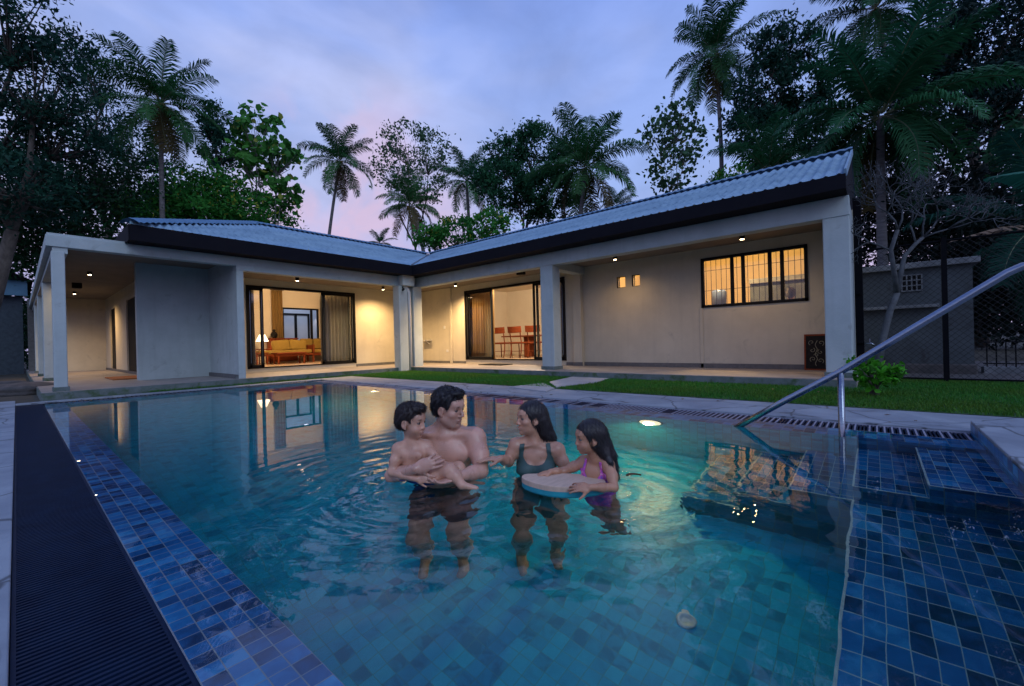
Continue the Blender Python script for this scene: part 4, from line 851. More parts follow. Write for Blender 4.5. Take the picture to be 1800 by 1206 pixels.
def tree(label, base, blobs, n, leaf, cols, seed, trunk=.14, bark='bark', nsub=26, spread=.2, asp=.42, cat='tree', name='tree', shell=.55, droop=.3, twigs=True, group=None, forks=None):
    """blobs: list of (centre, (rx, ry, rz)); leaves gather round sub-clusters spread through every blob"""
    r = np.random.default_rng(seed); t = thing(name, label, cat, tuple(base), group)
    B = MB(); subs = []; top = np.mean([np.array(c) for c, _ in blobs], 0); base = np.array(base, float)
    fork = base+(top-base)*np.array([.75, .75, .55]); mid = base+(fork-base)*.5+r.normal(0, .03, 3)*np.linalg.norm(fork-base)*np.array([1, 1, .2])
    B.tube([base-np.array([0, 0, .1]), base+(mid-base)*.5, mid, fork], [trunk*1.25, trunk, trunk*.85, trunk*.7], 8)
    vol = np.array([np.prod(rr) for _, rr in blobs])**.67; vol /= vol.sum()
    for (c, rr), w in zip(blobs, vol):
        c = np.array(c, float); rr = np.array(rr, float); k = max(4, int(nsub*w*len(blobs)))
        e = fork+(c-fork)*.75; m = fork+(e-fork)*.5+r.normal(0, .08, 3)*np.linalg.norm(e-fork)
        B.tube([fork, m, e], [trunk*.6, trunk*.42, trunk*.26], 6)
        d = unit(r.normal(size=(k, 3))); s = c+d*rr*(shell+(1-shell)*r.uniform(0, 1, (k, 1))**.6)
        if twigs:
            for q in s[:min(k, 26)]: m2 = e+(q-e)*.5+r.normal(0, .06, 3)*np.linalg.norm(q-e); B.tube([e, m2, q], [trunk*.2, trunk*.11, trunk*.04], 4, cap=False)
        subs.append(s)
    S = np.concatenate(subs); mean_r = np.mean([np.mean(rr) for _, rr in blobs])
    idx = r.integers(0, len(S), n); sc = mean_r*spread*r.uniform(.6, 1.5, len(S))
    C = S[idx]+r.normal(size=(n, 3))*sc[idx][:, None]*np.array([1, 1, .75])
    V, F = leaves(C, leaf, r, asp, droop)
    c0, c1 = np.array(cols[0]), np.array(cols[1]); tone = np.clip(r.uniform(0, 1, len(S))[idx]*.6+r.uniform(0, 1, n)*.4, 0, 1)[:, None]
    col = c0*(1-tone)+c1*tone
    if len(cols) > 2: k = r.uniform(size=n) < .06; col[k] = np.array(cols[2])
    B.build('trunk', M[bark], t, smooth=True); npmesh('crown', V, F, M['leafcol'], t, attr=np.repeat(col, len(V)//n, 0))
    return t
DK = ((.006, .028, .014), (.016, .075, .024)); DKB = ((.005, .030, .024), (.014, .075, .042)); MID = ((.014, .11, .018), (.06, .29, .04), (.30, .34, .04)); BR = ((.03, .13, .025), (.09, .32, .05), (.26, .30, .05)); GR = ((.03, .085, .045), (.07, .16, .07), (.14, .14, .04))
def PB(px, py, d): p = W(px, py, d); return np.array([p[0], p[1], 0.0])
def blob(px, py, d, rpx, rpy, depth=1.0):
    """ellipsoid of foliage: centre seen at (px, py), d metres away, half sizes given in photo pixels"""
    rx = rpx*d/FPX; rz = rpy*d/FPX; return (W(px, py, d), (rx, rx*depth, rz))
def palm(label, crown, base, L, nf, seed, col=((.012, .042, .022), (.035, .09, .035)), r0=.14, up=.35, dry=2, dens=62, leafl=.27, dead=0, hang=1.0, group='coconut palms behind the house'):
    r = np.random.default_rng(seed); crown = np.array(crown, float); base = np.array(base, float); t = thing('palm_tree', label, 'palm tree', tuple(base), group)
    B = MB(); n = 14; bend = r.normal(0, .03, 2)*np.linalg.norm(crown-base)
    P = [base+(crown-base)*k/n+np.array([bend[0]*math.sin(math.pi*k/n), bend[1]*math.sin(math.pi*k/n), 0]) for k in range(n+1)]
    B.tube(P, [r0*(1.35-.6*k/n+(.25 if k == 0 else 0)+.04*(k % 2)) for k in range(n+1)], 9); B.build('trunk', M['palmbark'], t, smooth=True)
    V = []; F = []; Cc = []; nv = 0; RB = MB()
    for f in range(nf):
        k = (f+.5)/nf; az = f*2.39996+r.normal(0, .15); el = R(82)-R(132)*(k**1.05)*hang+r.normal(0, .07); LL = L*(1.0-.18*abs(k-.4))*r.uniform(.88, 1.08)
        isdry = f >= nf-dry; isdead = f >= nf-dead
        m = 26; s = np.linspace(0, 1, m); dirh = np.array([math.cos(az), math.sin(az), 0])
        ang = el-(R(34)+R(56)*k)*s**1.6*r.uniform(.75, 1.2)
        if isdead: ang = R(-75)-s*.25
        ang = np.maximum(ang, R(-88)); st = LL/(m-1)
        x = np.cumsum(np.cos(ang))*st; z = np.cumsum(np.sin(ang))*st; side = np.array([-dirh[1], dirh[0], 0]); sw = r.normal(0, .10)*LL*s**2
        C = crown+dirh*x[:, None]+np.array([0, 0, 1.])*z[:, None]+side*sw[:, None]
        T = np.gradient(C, axis=0); T = unit(T); up_ = unit(np.cross(np.broadcast_to(side, T.shape), T)); up_ *= np.sign(up_[:, 2:3]+1e-6) if not isdead else 1
        RB.tube(C[::2], np.linspace(.030, .006, len(C[::2]))*L/3.4, 4, cap=False)
        u = np.linspace(.10, .995, dens); ci = u*(m-1); i0 = np.minimum(ci.astype(int), m-2); fr = (ci-i0)[:, None]
        p0 = C[i0]*(1-fr)+C[i0+1]*fr; t0 = T[i0]; u0 = up_[i0]
        ll = leafl*L*(np.sin(np.pi*(u*.86+.10))**.55)*r.uniform(.85, 1.12, dens)
        twist = r.normal(0, .12)
        base_c = np.array(col[0])*(1-k)+np.array(col[1])*k; base_c = base_c*r.uniform(.7, 1.3)*np.array([1.4, 2.0, 1.35])
        if isdry: base_c = np.array([.11, .085, .03])*r.uniform(.6, 1.2)
        if isdead: base_c = np.array([.07, .045, .022])
        for sg in (-1, 1):
            d = unit(side*sg*(.80)+t0*.55+u0*(.16+twist*sg)+r.normal(0, .10, (dens, 3)))
            g_ = np.array([0, 0, -1.]); d2 = unit(d*.75+g_*(.45+.5*k)+r.normal(0, .05, (dens, 3)))
            q1 = p0+d*ll[:, None]*.5; q2 = q1+d2*ll[:, None]*.5; w = unit(np.cross(d, u0))*.0095*L*.9
            w1 = t0*.0080*L
            VV = np.stack([p0-w1*.7, p0+w1*.7, q1+w1, q1-w1, q2], 1).reshape(-1, 3); i = np.arange(dens)*5+nv
            V.append(VV); F.append(np.concatenate([np.stack([i, i+1, i+2], 1), np.stack([i, i+2, i+3], 1), np.stack([i+3, i+2, i+4], 1)])); nv += len(VV)
            Cc.append(np.repeat(base_c*r.uniform(.75, 1.25, (dens, 1)), 5, 0))
    npmesh('crown', np.concatenate(V), np.concatenate(F), M['leafcol'], t, attr=np.concatenate(Cc))
    RB.build('frond_ribs', mat('frond_rib', (.10, .12, .05), (.07, .08, .04), .6), t)
    if r.random() < .7:
        b = MB()
        for k in range(7):
            a = r.uniform(0, 6.28); c = crown+np.array([math.cos(a)*.22, math.sin(a)*.22, -.12-.12*r.random()]); b.lathe([(.01, .1), (.07, .07), (.09, 0), (.07, -.08), (.01, -.11)], c, 8)
        b.build('coconuts', mat('coconut_husk', (.20, .10, .02), (.12, .09, .02), .7), t, smooth=True)
    return t
# ---- left side
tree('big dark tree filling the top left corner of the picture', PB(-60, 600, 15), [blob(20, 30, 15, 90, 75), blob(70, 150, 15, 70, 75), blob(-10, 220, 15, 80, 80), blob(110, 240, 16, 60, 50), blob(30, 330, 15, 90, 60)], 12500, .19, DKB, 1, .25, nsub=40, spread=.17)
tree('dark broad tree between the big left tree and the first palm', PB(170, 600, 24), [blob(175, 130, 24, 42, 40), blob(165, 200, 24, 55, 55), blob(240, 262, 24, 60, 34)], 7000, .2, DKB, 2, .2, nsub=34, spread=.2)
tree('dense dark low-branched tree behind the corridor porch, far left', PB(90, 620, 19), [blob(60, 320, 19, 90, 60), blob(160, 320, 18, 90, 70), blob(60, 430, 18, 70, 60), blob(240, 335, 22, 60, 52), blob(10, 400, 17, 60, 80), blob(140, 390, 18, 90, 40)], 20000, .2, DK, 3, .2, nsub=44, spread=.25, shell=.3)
tree('bright green bushy tree rising behind the left wing roof', PB(360, 600, 22), [blob(330, 345, 22, 70, 42), blob(400, 350, 22, 75, 42), blob(270, 370, 21, 55, 36), blob(450, 375, 22, 60, 36), blob(350, 385, 21, 90, 34)], 13000, .24, MID, 4, .12, nsub=46, spread=.17, shell=.4)
tree('small dark tree between the first palm and the large-leaved tree', PB(380, 600, 26), [blob(378, 215, 26, 22, 34), blob(385, 260, 26, 30, 36)], 3200, .24, DKB, 5, .1, spread=.22)
tree('thin pale-trunked tree with large round light green leaves', PB(453, 600, 22), [blob(447, 222, 22, 34, 34), blob(430, 268, 22, 24, 20), blob(492, 268, 22, 36, 18), blob(455, 295, 22, 36, 14), blob(502, 335, 22, 24, 26)], 1000, .33, BR, 6, .09, 'barkp', nsub=30, spread=.22, asp=.8)
palm('tall palm with ragged crown against the sky, leftmost', W(283, 182, 18.6), PB(296, 600, 18.6), 2.75, 30, 11, r0=.10, hang=1.1)
palm('solitary palm standing clear above the left wing roof', W(597, 283, 38), PB(560, 600, 38), 3.7, 26, 12, dry=3, dead=3)
tree('airy grey tree with sparse small leaves above the roof valley', PB(735, 600, 34), [blob(715, 245, 34, 42, 30), blob(760, 265, 34, 34, 34), blob(690, 300, 34, 34, 40), blob(740, 320, 34, 48, 40)], 3600, .26, GR, 7, .12, nsub=50, spread=.16, asp=.5)
palm('short palm in front of the airy grey tree', W(722, 362, 30), PB(722, 600, 30), 2.6, 24, 13, dry=6, col=((.02, .06, .025), (.06, .11, .04)), dead=2)
palm('pale green palm between the roof valley and the round dense tree', W(820, 318, 34), PB(806, 600, 34), 2.9, 24, 14, dry=3, col=((.02, .07, .04), (.05, .12, .05)))
palm('tiny palm top just above the roof left of the valley', W(668, 428, 38), PB(668, 600, 38), 1.6, 16, 15, dry=0)
tree('dense round dark green tree above the dining room roof', PB(910, 600, 30), [blob(880, 275, 30, 34, 30), blob(940, 255, 30, 46, 26), blob(985, 280, 30, 30, 40), blob(900, 330, 30, 55, 45), blob(960, 345, 30, 60, 45), blob(850, 320, 30, 30, 30)], 17000, .28, ((.012, .06, .03), (.03, .14, .055)), 8, .16, nsub=44, spread=.18)
tree('low green bush just over the roof right of the valley', PB(820, 600, 25), [blob(800, 410, 25, 55, 18), blob(860, 395, 25, 40, 25), blob(760, 420, 25, 30, 14)], 3500, .26, MID, 9, .08, spread=.22)
palm('large palm with arching fronds over the dining room roof', W(1030, 295, 26), PB(1015, 600, 26), 3.9, 30, 16, dry=4, col=((.016, .055, .026), (.05, .10, .045)))
palm('small palm peeking over the roof beside the large arching palm', W(1085, 362, 32), PB(1085, 600, 32), 1.7, 18, 17, dry=0)
tree('thin airy tree with large leaves left of the tallest palm', PB(1200, 600, 24), [blob(1185, 200, 24, 34, 22), blob(1160, 235, 24, 30, 26), blob(1205, 250, 24, 36, 34), blob(1180, 300, 24, 40, 34)], 1150, .27, GR, 10, .05, 'barkp', nsub=60, spread=.24, asp=.7)
palm('tallest slender palm above the right wing roof', W(1256, 95, 30), PB(1246, 600, 30), 3.9, 32, 18, dry=2, col=((.012, .04, .024), (.028, .07, .034)), hang=1.15)
tree('dark irregular tree between the tallest palm and the corner palm', PB(1370, 600, 26), [blob(1375, 80, 26, 55, 40), blob(1340, 150, 26, 55, 50), blob(1415, 150, 26, 48, 60), blob(1320, 230, 26, 50, 40), blob(1390, 240, 26, 70, 50)], 12000, .3, DKB, 19, .18, nsub=40, spread=.16)
palm('young palm with upright fronds behind the right wing roof', W(1352, 305, 20), PB(1352, 600, 20), 3.0, 18, 20, dry=0, col=((.014, .05, .03), (.022, .065, .03)), hang=.75)
tree('small green bush behind the roof at the foot of the tallest palm', PB(1285, 600, 24), [blob(1275, 320, 24, 26, 20), blob(1310, 300, 24, 24, 22)], 1300, .24, MID, 21, .06, spread=.25)
palm('high palm cut off by the top edge of the picture', W(1540, 15, 27), PB(1560, 600, 27), 4.0, 28, 22, dry=1, col=((.012, .04, .026), (.02, .055, .03)), hang=1.1)
palm('big near palm with wide crown over the right end of the roof', W(1548, 205, 15), PB(1560, 620, 15), 3.7, 30, 23, dry=2, col=((.010, .042, .028), (.022, .065, .036)), dens=84, leafl=.25, hang=1.0, up=.4)
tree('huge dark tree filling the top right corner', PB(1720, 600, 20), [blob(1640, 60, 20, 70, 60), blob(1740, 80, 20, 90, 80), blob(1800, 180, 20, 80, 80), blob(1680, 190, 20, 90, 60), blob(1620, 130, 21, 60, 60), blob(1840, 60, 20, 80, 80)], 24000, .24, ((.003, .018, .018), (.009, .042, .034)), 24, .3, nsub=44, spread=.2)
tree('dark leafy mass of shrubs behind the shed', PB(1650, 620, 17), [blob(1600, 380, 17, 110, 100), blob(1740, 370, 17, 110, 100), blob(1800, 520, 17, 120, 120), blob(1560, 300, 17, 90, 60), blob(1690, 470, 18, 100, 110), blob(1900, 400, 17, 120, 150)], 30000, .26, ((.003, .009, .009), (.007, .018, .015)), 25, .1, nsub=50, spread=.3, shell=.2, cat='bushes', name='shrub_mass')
tree('green leafy branch tips at the right edge above the banana leaf', PB(1830, 620, 12), [blob(1785, 260, 12, 34, 36), blob(1815, 230, 12, 40, 40)], 900, .2, ((.012, .06, .03), (.03, .11, .04)), 26, .05, spread=.3)
tree('dark bushes under the trees beyond the corridor porch', PB(10, 640, 22), [blob(10, 600, 22, 50, 55), blob(-30, 560, 20, 60, 80), blob(40, 560, 26, 40, 50)], 6000, .22, DK, 27, .1, spread=.3, shell=.2, cat='bushes', name='shrub_mass')
# wide dark belt of trees far behind everything (also mirrored in the water)
def far_belt():
    r = np.random.default_rng(99); Vs = []; Fs = []; Cs = []; nv = 0
    for k in range(90):
        a = R(-40)+R(170)*k/89; d = r.uniform(48, 60); c = np.array([math.cos(a)*d, math.sin(a)*d, r.uniform(1.0, 3.5)]); n = 320
        C = c+r.normal(size=(n, 3))*np.array([2.0, 2.0, 1.8]); V, F = leaves(C, .8, r); Vs.append(V); Fs.append(F+nv); nv += len(V)
        Cs.append(np.repeat(np.array([.010, .026, .018])*r.uniform(.6, 1.5, (n, 1)), 4, 0))
    o = npmesh('far_trees', np.concatenate(Vs), np.concatenate(Fs), M['leafcol'], attr=np.concatenate(Cs)); tag(o, 'far off dark belt of trees behind the garden', 'trees', kind='stuff')
far_belt()
# ---- near plants on the right
sb = G(1537, 697); r = np.random.default_rng(31)
s = thing('shrub', 'low shrub with bright green leaves on the lawn beside the handrail', 'shrub', (sb[0], sb[1], 0))
B = MB(); S_ = []
for k in range(11):
    a = r.uniform(0, 6.28); l = r.uniform(.12, .27); h = r.uniform(.20, .42); q = [sb+np.array([0, 0, 0]), sb+np.array([.04*math.cos(a), .04*math.sin(a), h*.5]), sb+np.array([l*math.cos(a), l*math.sin(a), h])]; B.tube(q, [.022, .014, .005], 6); S_.append(q[2]); S_.append(q[1]*.4+q[2]*.6)
B.tube([sb, sb+np.array([.02, .01, .35])], [.05, .03], 8); B.build('stem', M['bark'], s, smooth=True)
S_ = np.array(S_); idx = r.integers(0, len(S_), 420); C = S_[idx]+r.normal(size=(420, 3))*.045; V, F = leaves(C, .072, r, .75, .1)
up = (C[:, 2:3]-.1)/.5; col = np.array([.07, .34, .02])*r.uniform(.35, 1.25, (420, 1)); npmesh('foliage', V, F, M['leafcol'], s, attr=np.repeat(col, 6, 0))
# bare frangipani
fb = G(1546, 655) ; fb = np.array([8.35, .02, 0]); r = np.random.default_rng(5)
ft = thing('bare_tree', 'leafless pale frangipani tree with forked branches in front of the fence', 'tree', tuple(fb)); B = MB()
def wpt(px, py, d): return W(px, py, d)
DD = 6.35
trunkp = [fb, wpt(1553, 590, DD), wpt(1565, 545, DD), wpt(1577, 515, DD)]
B.tube(trunkp, [.06, .045, .042, .04], 8)
main = [([wpt(1577, 515, DD), wpt(1572, 480, DD-.1), wpt(1566, 440, DD-.15), wpt(1578, 404, DD-.2)], .038), ([wpt(1577, 515, DD), wpt(1590, 450, DD+.1), wpt(1610, 428, DD+.15), wpt(1622, 418, DD+.2)], .036)]
for q, w in main: B.tube(q, [w, w*.85, w*.75, w*.65], 7)
def grow(p, d, L, w, depth):
    q = p+d*L; m = (p+q)/2+r.normal(0, .06, 3)*L; B.tube([p, m, q], [w, w*.85, w*.7], 5)
    if depth == 0: return
    k = 3 if r.random() < .5 else 2
    for i in range(k):
        nd = unit(d*.8+r.normal(0, .62, 3)+np.array([0, 0, .22])); grow(q, nd, L*r.uniform(.66, .9), w*.68, depth-1)
for st_, d0 in ((main[0][0][-1], (-.5, .4, .9)), (main[0][0][-1], (.1, -.2, 1)), (main[1][0][-1], (.1, -.6, .9)), (main[1][0][-1], (.2, -1.1, .35)), (main[1][0][2], (0, .2, 1)), (main[0][0][2], (-.1, .9, .6)), (main[1][0][-1], (0, -.1, 1.1))):
    grow(st_, unit(np.array(d0)), .30, .016, 5)
B.build('branches', mat('grey_twig_bark', (.09, .10, .11), (.05, .055, .06), .9, scale=9, bump=.4), ft, smooth=True)
# banana plant leaf, dry banana leaf and a low dark palm frond at the right edge
def bigleaf(name, label, pts, wid, colr, seed, torn=0.0, cat='leaf', parent=None):
    r = np.random.default_rng(seed); P = np.array(pts, float); n = 40; u = np.linspace(0, 1, n); k = np.linspace(0, 1, len(P)); C = np.stack([np.interp(u, k, P[:, i]) for i in range(3)], 1)
    for _ in range(6): C[1:-1] = (C[:-2]+C[2:]+2*C[1:-1])/4
    T = unit(np.gradient(C, axis=0)); side = unit(np.cross(T, np.array([0, 0, 1.]))); V = []; F = []; cl = []
    for sg in (-1, 1):
        for i in range(n-1):
            if torn and r.random() < torn: continue
            w0 = wid*math.sin(math.pi*min(1, u[i]*.93+.05))**.6; w1 = wid*math.sin(math.pi*min(1, u[i+1]*.93+.05))**.6; b = len(V)
            dz0 = -abs(w0)*(.35+.6*torn+r.normal(0, .06+.3*torn)); dz1 = dz0 if torn else -abs(w1)*.35
            V += [C[i], C[i+1], C[i+1]+side[i+1]*sg*w1*(1-.3*torn)+np.array([0, 0, dz1]), C[i]+side[i]*sg*w0*(1-.3*torn)+np.array([0, 0, dz0])]; F.append((b, b+1, b+2, b+3)); cl += [np.array(colr)*r.uniform(.8, 1.2)]*4
    o = npmesh(name, np.array(V), np.array(F), M['leafcol'], parent, attr=np.array(cl)); return o
bp = PB(1900, 640, 9); bn = thing('banana_plant', 'banana plant reaching in at the right edge with one fresh and one dry brown leaf', 'banana plant', tuple(bp)); B = MB(); B.tube([bp, bp+np.array([0, 0, 1.6]), W(1880, 400, 9)], [.14, .11, .06], 10); B.build('stem', M['bark'], bn, smooth=True)
bigleaf('leaf', '', [W(1880, 400, 9), W(1850, 320, 8.8), W(1800, 300, 8.6), W(1735, 312, 8.4)], .34, (.02, .13, .08), 3, parent=bn)
bigleaf('dry_leaf', '', [W(1880, 420, 9), W(1830, 395, 8.7), W(1760, 398, 8.5), W(1670, 424, 8.3)], .16, (.22, .15, .10), 4, torn=.35, parent=bn)
palm('low dark palm whose frond droops over the fence at the right edge', W(1850, 400, 11), PB(1850, 640, 11), 3.0, 14, 41, dry=0, col=((.006, .026, .026), (.010, .034, .032)), dens=84, group='coconut palms behind the house', hang=.9)
# floating leaf and fallen leaves
lf = W(1098, 834, 2.34)
b = MB(); Vv = []; 
for i in range(9):
    u = i/8; w = .022*math.sin(math.pi*min(.98, u+.02))**.7
    for s_ in (-1, 0, 1): Vv.append((2.185+.055*u, 1.06-.06*u+s_*w*.7, .004+abs(s_)*.008+.006*math.sin(u*3)))
b.add(Vv, [(i*3+j, i*3+3+j, i*3+4+j, i*3+1+j) for i in range(8) for j in range(2)]); o = b.build('fallen_leaf', mat('dry_leaf_brown', (.16, .07, .02), (.10, .045, .015), .4), smooth=True); tag(o, "brown leaf floating on the water just behind the girl's back", 'leaf'); sm = o.modifiers.new('t', 'SOLIDIFY'); sm.thickness = .002

rl_ = random.Random(77)
for k in range(16):
    x, y = (rl_.uniform(5.7, 7.3), rl_.uniform(.3, 6.5)) if k % 2 else (rl_.uniform(4.8, 5.5), rl_.uniform(-.8, 6))
    s_ = rl_.uniform(.02, .035); a = rl_.uniform(0, 6.28); b = MB(); c_, n_ = math.cos(a)*s_, math.sin(a)*s_
    z0_ = .045 if k % 2 else .008
    b.add([(x-c_, y-n_, z0_), (x-n_*.5, y+c_*.5, z0_+.008), (x+c_, y+n_, z0_+.004), (x+n_*.5, y-c_*.5, z0_+.008)], [(0, 1, 2), (0, 2, 3)])
    o = b.build('fallen_leaf', M['dryleaf'] if 'dryleaf' in M else M.setdefault('dryleaf', mat('litter_leaf', (.14, .07, .02), (.09, .045, .015), .6)))
    tag(o, 'small dry brown leaf lying on the green lawn' if k % 2 else 'small dry leaf lying on the pale pool coping', 'leaf', 'fallen dry leaves on the lawn' if k % 2 else 'fallen dry leaves on the coping'); sm = o.modifiers.new('t', 'SOLIDIFY'); sm.thickness = .001
# ------------------------------------------------------------------ people: implicit bodies meshed with surface nets
VX = _r.copy(); VY = np.array([math.cos(TH), math.sin(TH), 0.0]); VZ = np.array([0, 0, 1.0])   # right, away, up seen from the pool's near corner
class Field:
    def __init__(s, lo, hi, h):
        s.lo = np.array(lo, float); s.h = h; s.n = np.ceil((np.array(hi)-s.lo)/h).astype(int)+1
        s.f = np.full(tuple(s.n), 1.0, np.float32)
    def _sl(s, lo, hi):
        a = np.maximum(np.floor((lo-s.lo)/s.h).astype(int), 0); b = np.minimum(np.ceil((hi-s.lo)/s.h).astype(int)+1, s.n)
        if (b <= a).any(): return None, None
        g = [(s.lo[i]+s.h*np.arange(a[i], b[i])).astype(np.float32) for i in range(3)]
        return tuple(slice(a[i], b[i]) for i in range(3)), np.meshgrid(*g, indexing='ij')
    def _mix(s, sl, d, k, sub):
        a = s.f[sl]
        if sub:
            if k > 0: h = np.maximum(k-np.abs(a+d), 0)/k; s.f[sl] = np.maximum(a, -d)+h*h*k*.25
            else: s.f[sl] = np.maximum(a, -d)
        else:
            if k > 0: h = np.maximum(k-np.abs(a-d), 0)/k; s.f[sl] = np.minimum(a, d)-h*h*k*.25
            else: s.f[sl] = np.minimum(a, d)
    def ell(s, c, r, k=.02, rot=None, sub=False, fn=None):
        c = np.array(c, float); r = np.array(r, float)*np.ones(3); R_ = np.eye(3) if rot is None else np.array(rot, float)   # columns = axes
        ext = np.sqrt(((R_*r)**2).sum(1))+k+.012; sl, X = s._sl(c-ext, c+ext)
        if sl is None: return
        q = [sum((X[j]-c[j])*R_[j, i] for j in range(3))/r[i] for i in range(3)]
        k0 = np.sqrt(q[0]**2+q[1]**2+q[2]**2); k1 = np.sqrt((q[0]/r[0])**2+(q[1]/r[1])**2+(q[2]/r[2])**2)+1e-9
        d = k0*(k0-1)/k1
        if fn is not None: d = d+fn(X)
        s._mix(sl, d, k, sub)
    def cap(s, a, b, r1, r2=None, k=.02, sub=False):
        a = np.array(a, float); b = np.array(b, float); r2 = r1 if r2 is None else r2; m = max(r1, r2)+k+.01
        sl, X = s._sl(np.minimum(a, b)-m, np.maximum(a, b)+m)
        if sl is None: return
        ba = b-a; L = ba@ba+1e-12; t = sum((X[i]-a[i])*ba[i] for i in range(3))/L; t = np.clip(t, 0, 1)
        d = np.sqrt(sum((X[i]-a[i]-t*ba[i])**2 for i in range(3)))-(r1+(r2-r1)*t)
        s._mix(sl, d, k, sub)
    def chain(s, P, Rr, k=.02):
        for i in range(len(P)-1): s.cap(P[i], P[i+1], Rr[i], Rr[i+1], k)
    def mesh(s, smooth=2):
        f = s.f; ins = f < 0; A = ins[:-1, :-1, :-1]; al = A.copy(); an = A.copy()
        for dx in (0, 1):
            for dy in (0, 1):
                for dz in (0, 1):
                    q = ins[dx:f.shape[0]-1+dx, dy:f.shape[1]-1+dy, dz:f.shape[2]-1+dz]; al &= q; an |= q
        act = an & ~al; I = np.argwhere(act); idx = np.full(act.shape, -1, np.int32); idx[act] = np.arange(len(I))
        S = np.zeros((len(I), 3)); Cn = np.zeros(len(I))
        for ax in range(3):
            for u in (0, 1):
                for v in (0, 1):
                    o0 = [0, 0, 0]; o = [i for i in range(3) if i != ax]; o0[o[0]] = u; o0[o[1]] = v; o1 = list(o0); o1[ax] = 1
                    a = f[I[:, 0]+o0[0], I[:, 1]+o0[1], I[:, 2]+o0[2]]; b = f[I[:, 0]+o1[0], I[:, 1]+o1[1], I[:, 2]+o1[2]]
                    m = (a < 0) != (b < 0); t = np.where(m, a/(a-b+1e-20), 0); p = np.array(o0, float)[None].repeat(len(I), 0); p[:, ax] = t
                    S += p*m[:, None]; Cn += m
        V = s.lo+(I+S/Cn[:, None])*s.h; Fs = []
        for ax in range(3):
            o = [i for i in range(3) if i != ax]; sl0 = [slice(None)]*3; sl1 = [slice(None)]*3; sl0[ax] = slice(0, -1); sl1[ax] = slice(1, None)
            a = ins[tuple(sl0)]; b = ins[tuple(sl1)]; E_ = np.argwhere(a != b); ok = (E_[:, o[0]] > 0) & (E_[:, o[1]] > 0) & (E_[:, o[0]] < act.shape[o[0]]) & (E_[:, o[1]] < act.shape[o[1]]); E_ = E_[ok]; fl = a[tuple(E_.T)]
            def c(d0, d1): q = E_.copy(); q[:, o[0]] += d0; q[:, o[1]] += d1; return idx[tuple(q.T)]
            q = np.stack([c(-1, -1), c(0, -1), c(0, 0), c(-1, 0)], 1)
            flip = fl if ax != 1 else ~fl
            q[~flip] = q[~flip][:, ::-1]; Fs.append(q)
        F = np.concatenate(Fs); F = F[(F >= 0).all(1)]
        for _ in range(smooth):
            acc = np.zeros_like(V); cn = np.zeros(len(V))
            for i in range(4): np.add.at(acc, F[:, i], V[F[:, (i+1) % 4]]); np.add.at(cn, F[:, i], 1)
            V = V*.5+acc/np.maximum(cn, 1)[:, None]*.5
        return V, F
def vnormals(V, F):
    n = np.cross(V[F[:, 2]]-V[F[:, 0]], V[F[:, 3]]-V[F[:, 1]]); N_ = np.zeros_like(V)
    for i in range(4): np.add.at(N_, F[:, i], n)
    return unit(N_)
class HeadFrame:
    def __init__(s, c, facing, sc, roll=0.0, jaw=1.0):
        fx = facing[0]*VX+facing[1]*VY+facing[2]*VZ; fx /= np.linalg.norm(fx); l = np.cross(VZ, fx); l /= np.linalg.norm(l); u = np.cross(fx, l)
        l2 = l*math.cos(roll)+u*math.sin(roll); u2 = -l*math.sin(roll)+u*math.cos(roll)
        s.c = np.array(c, float); s.R = np.stack([fx, l2, u2], 1); s.s = sc
    def p(s, x, y, z): return s.c+s.R@(np.array([x, y, z])*s.s)
    def loc(s, V): return ((V-s.c)@s.R)/s.s
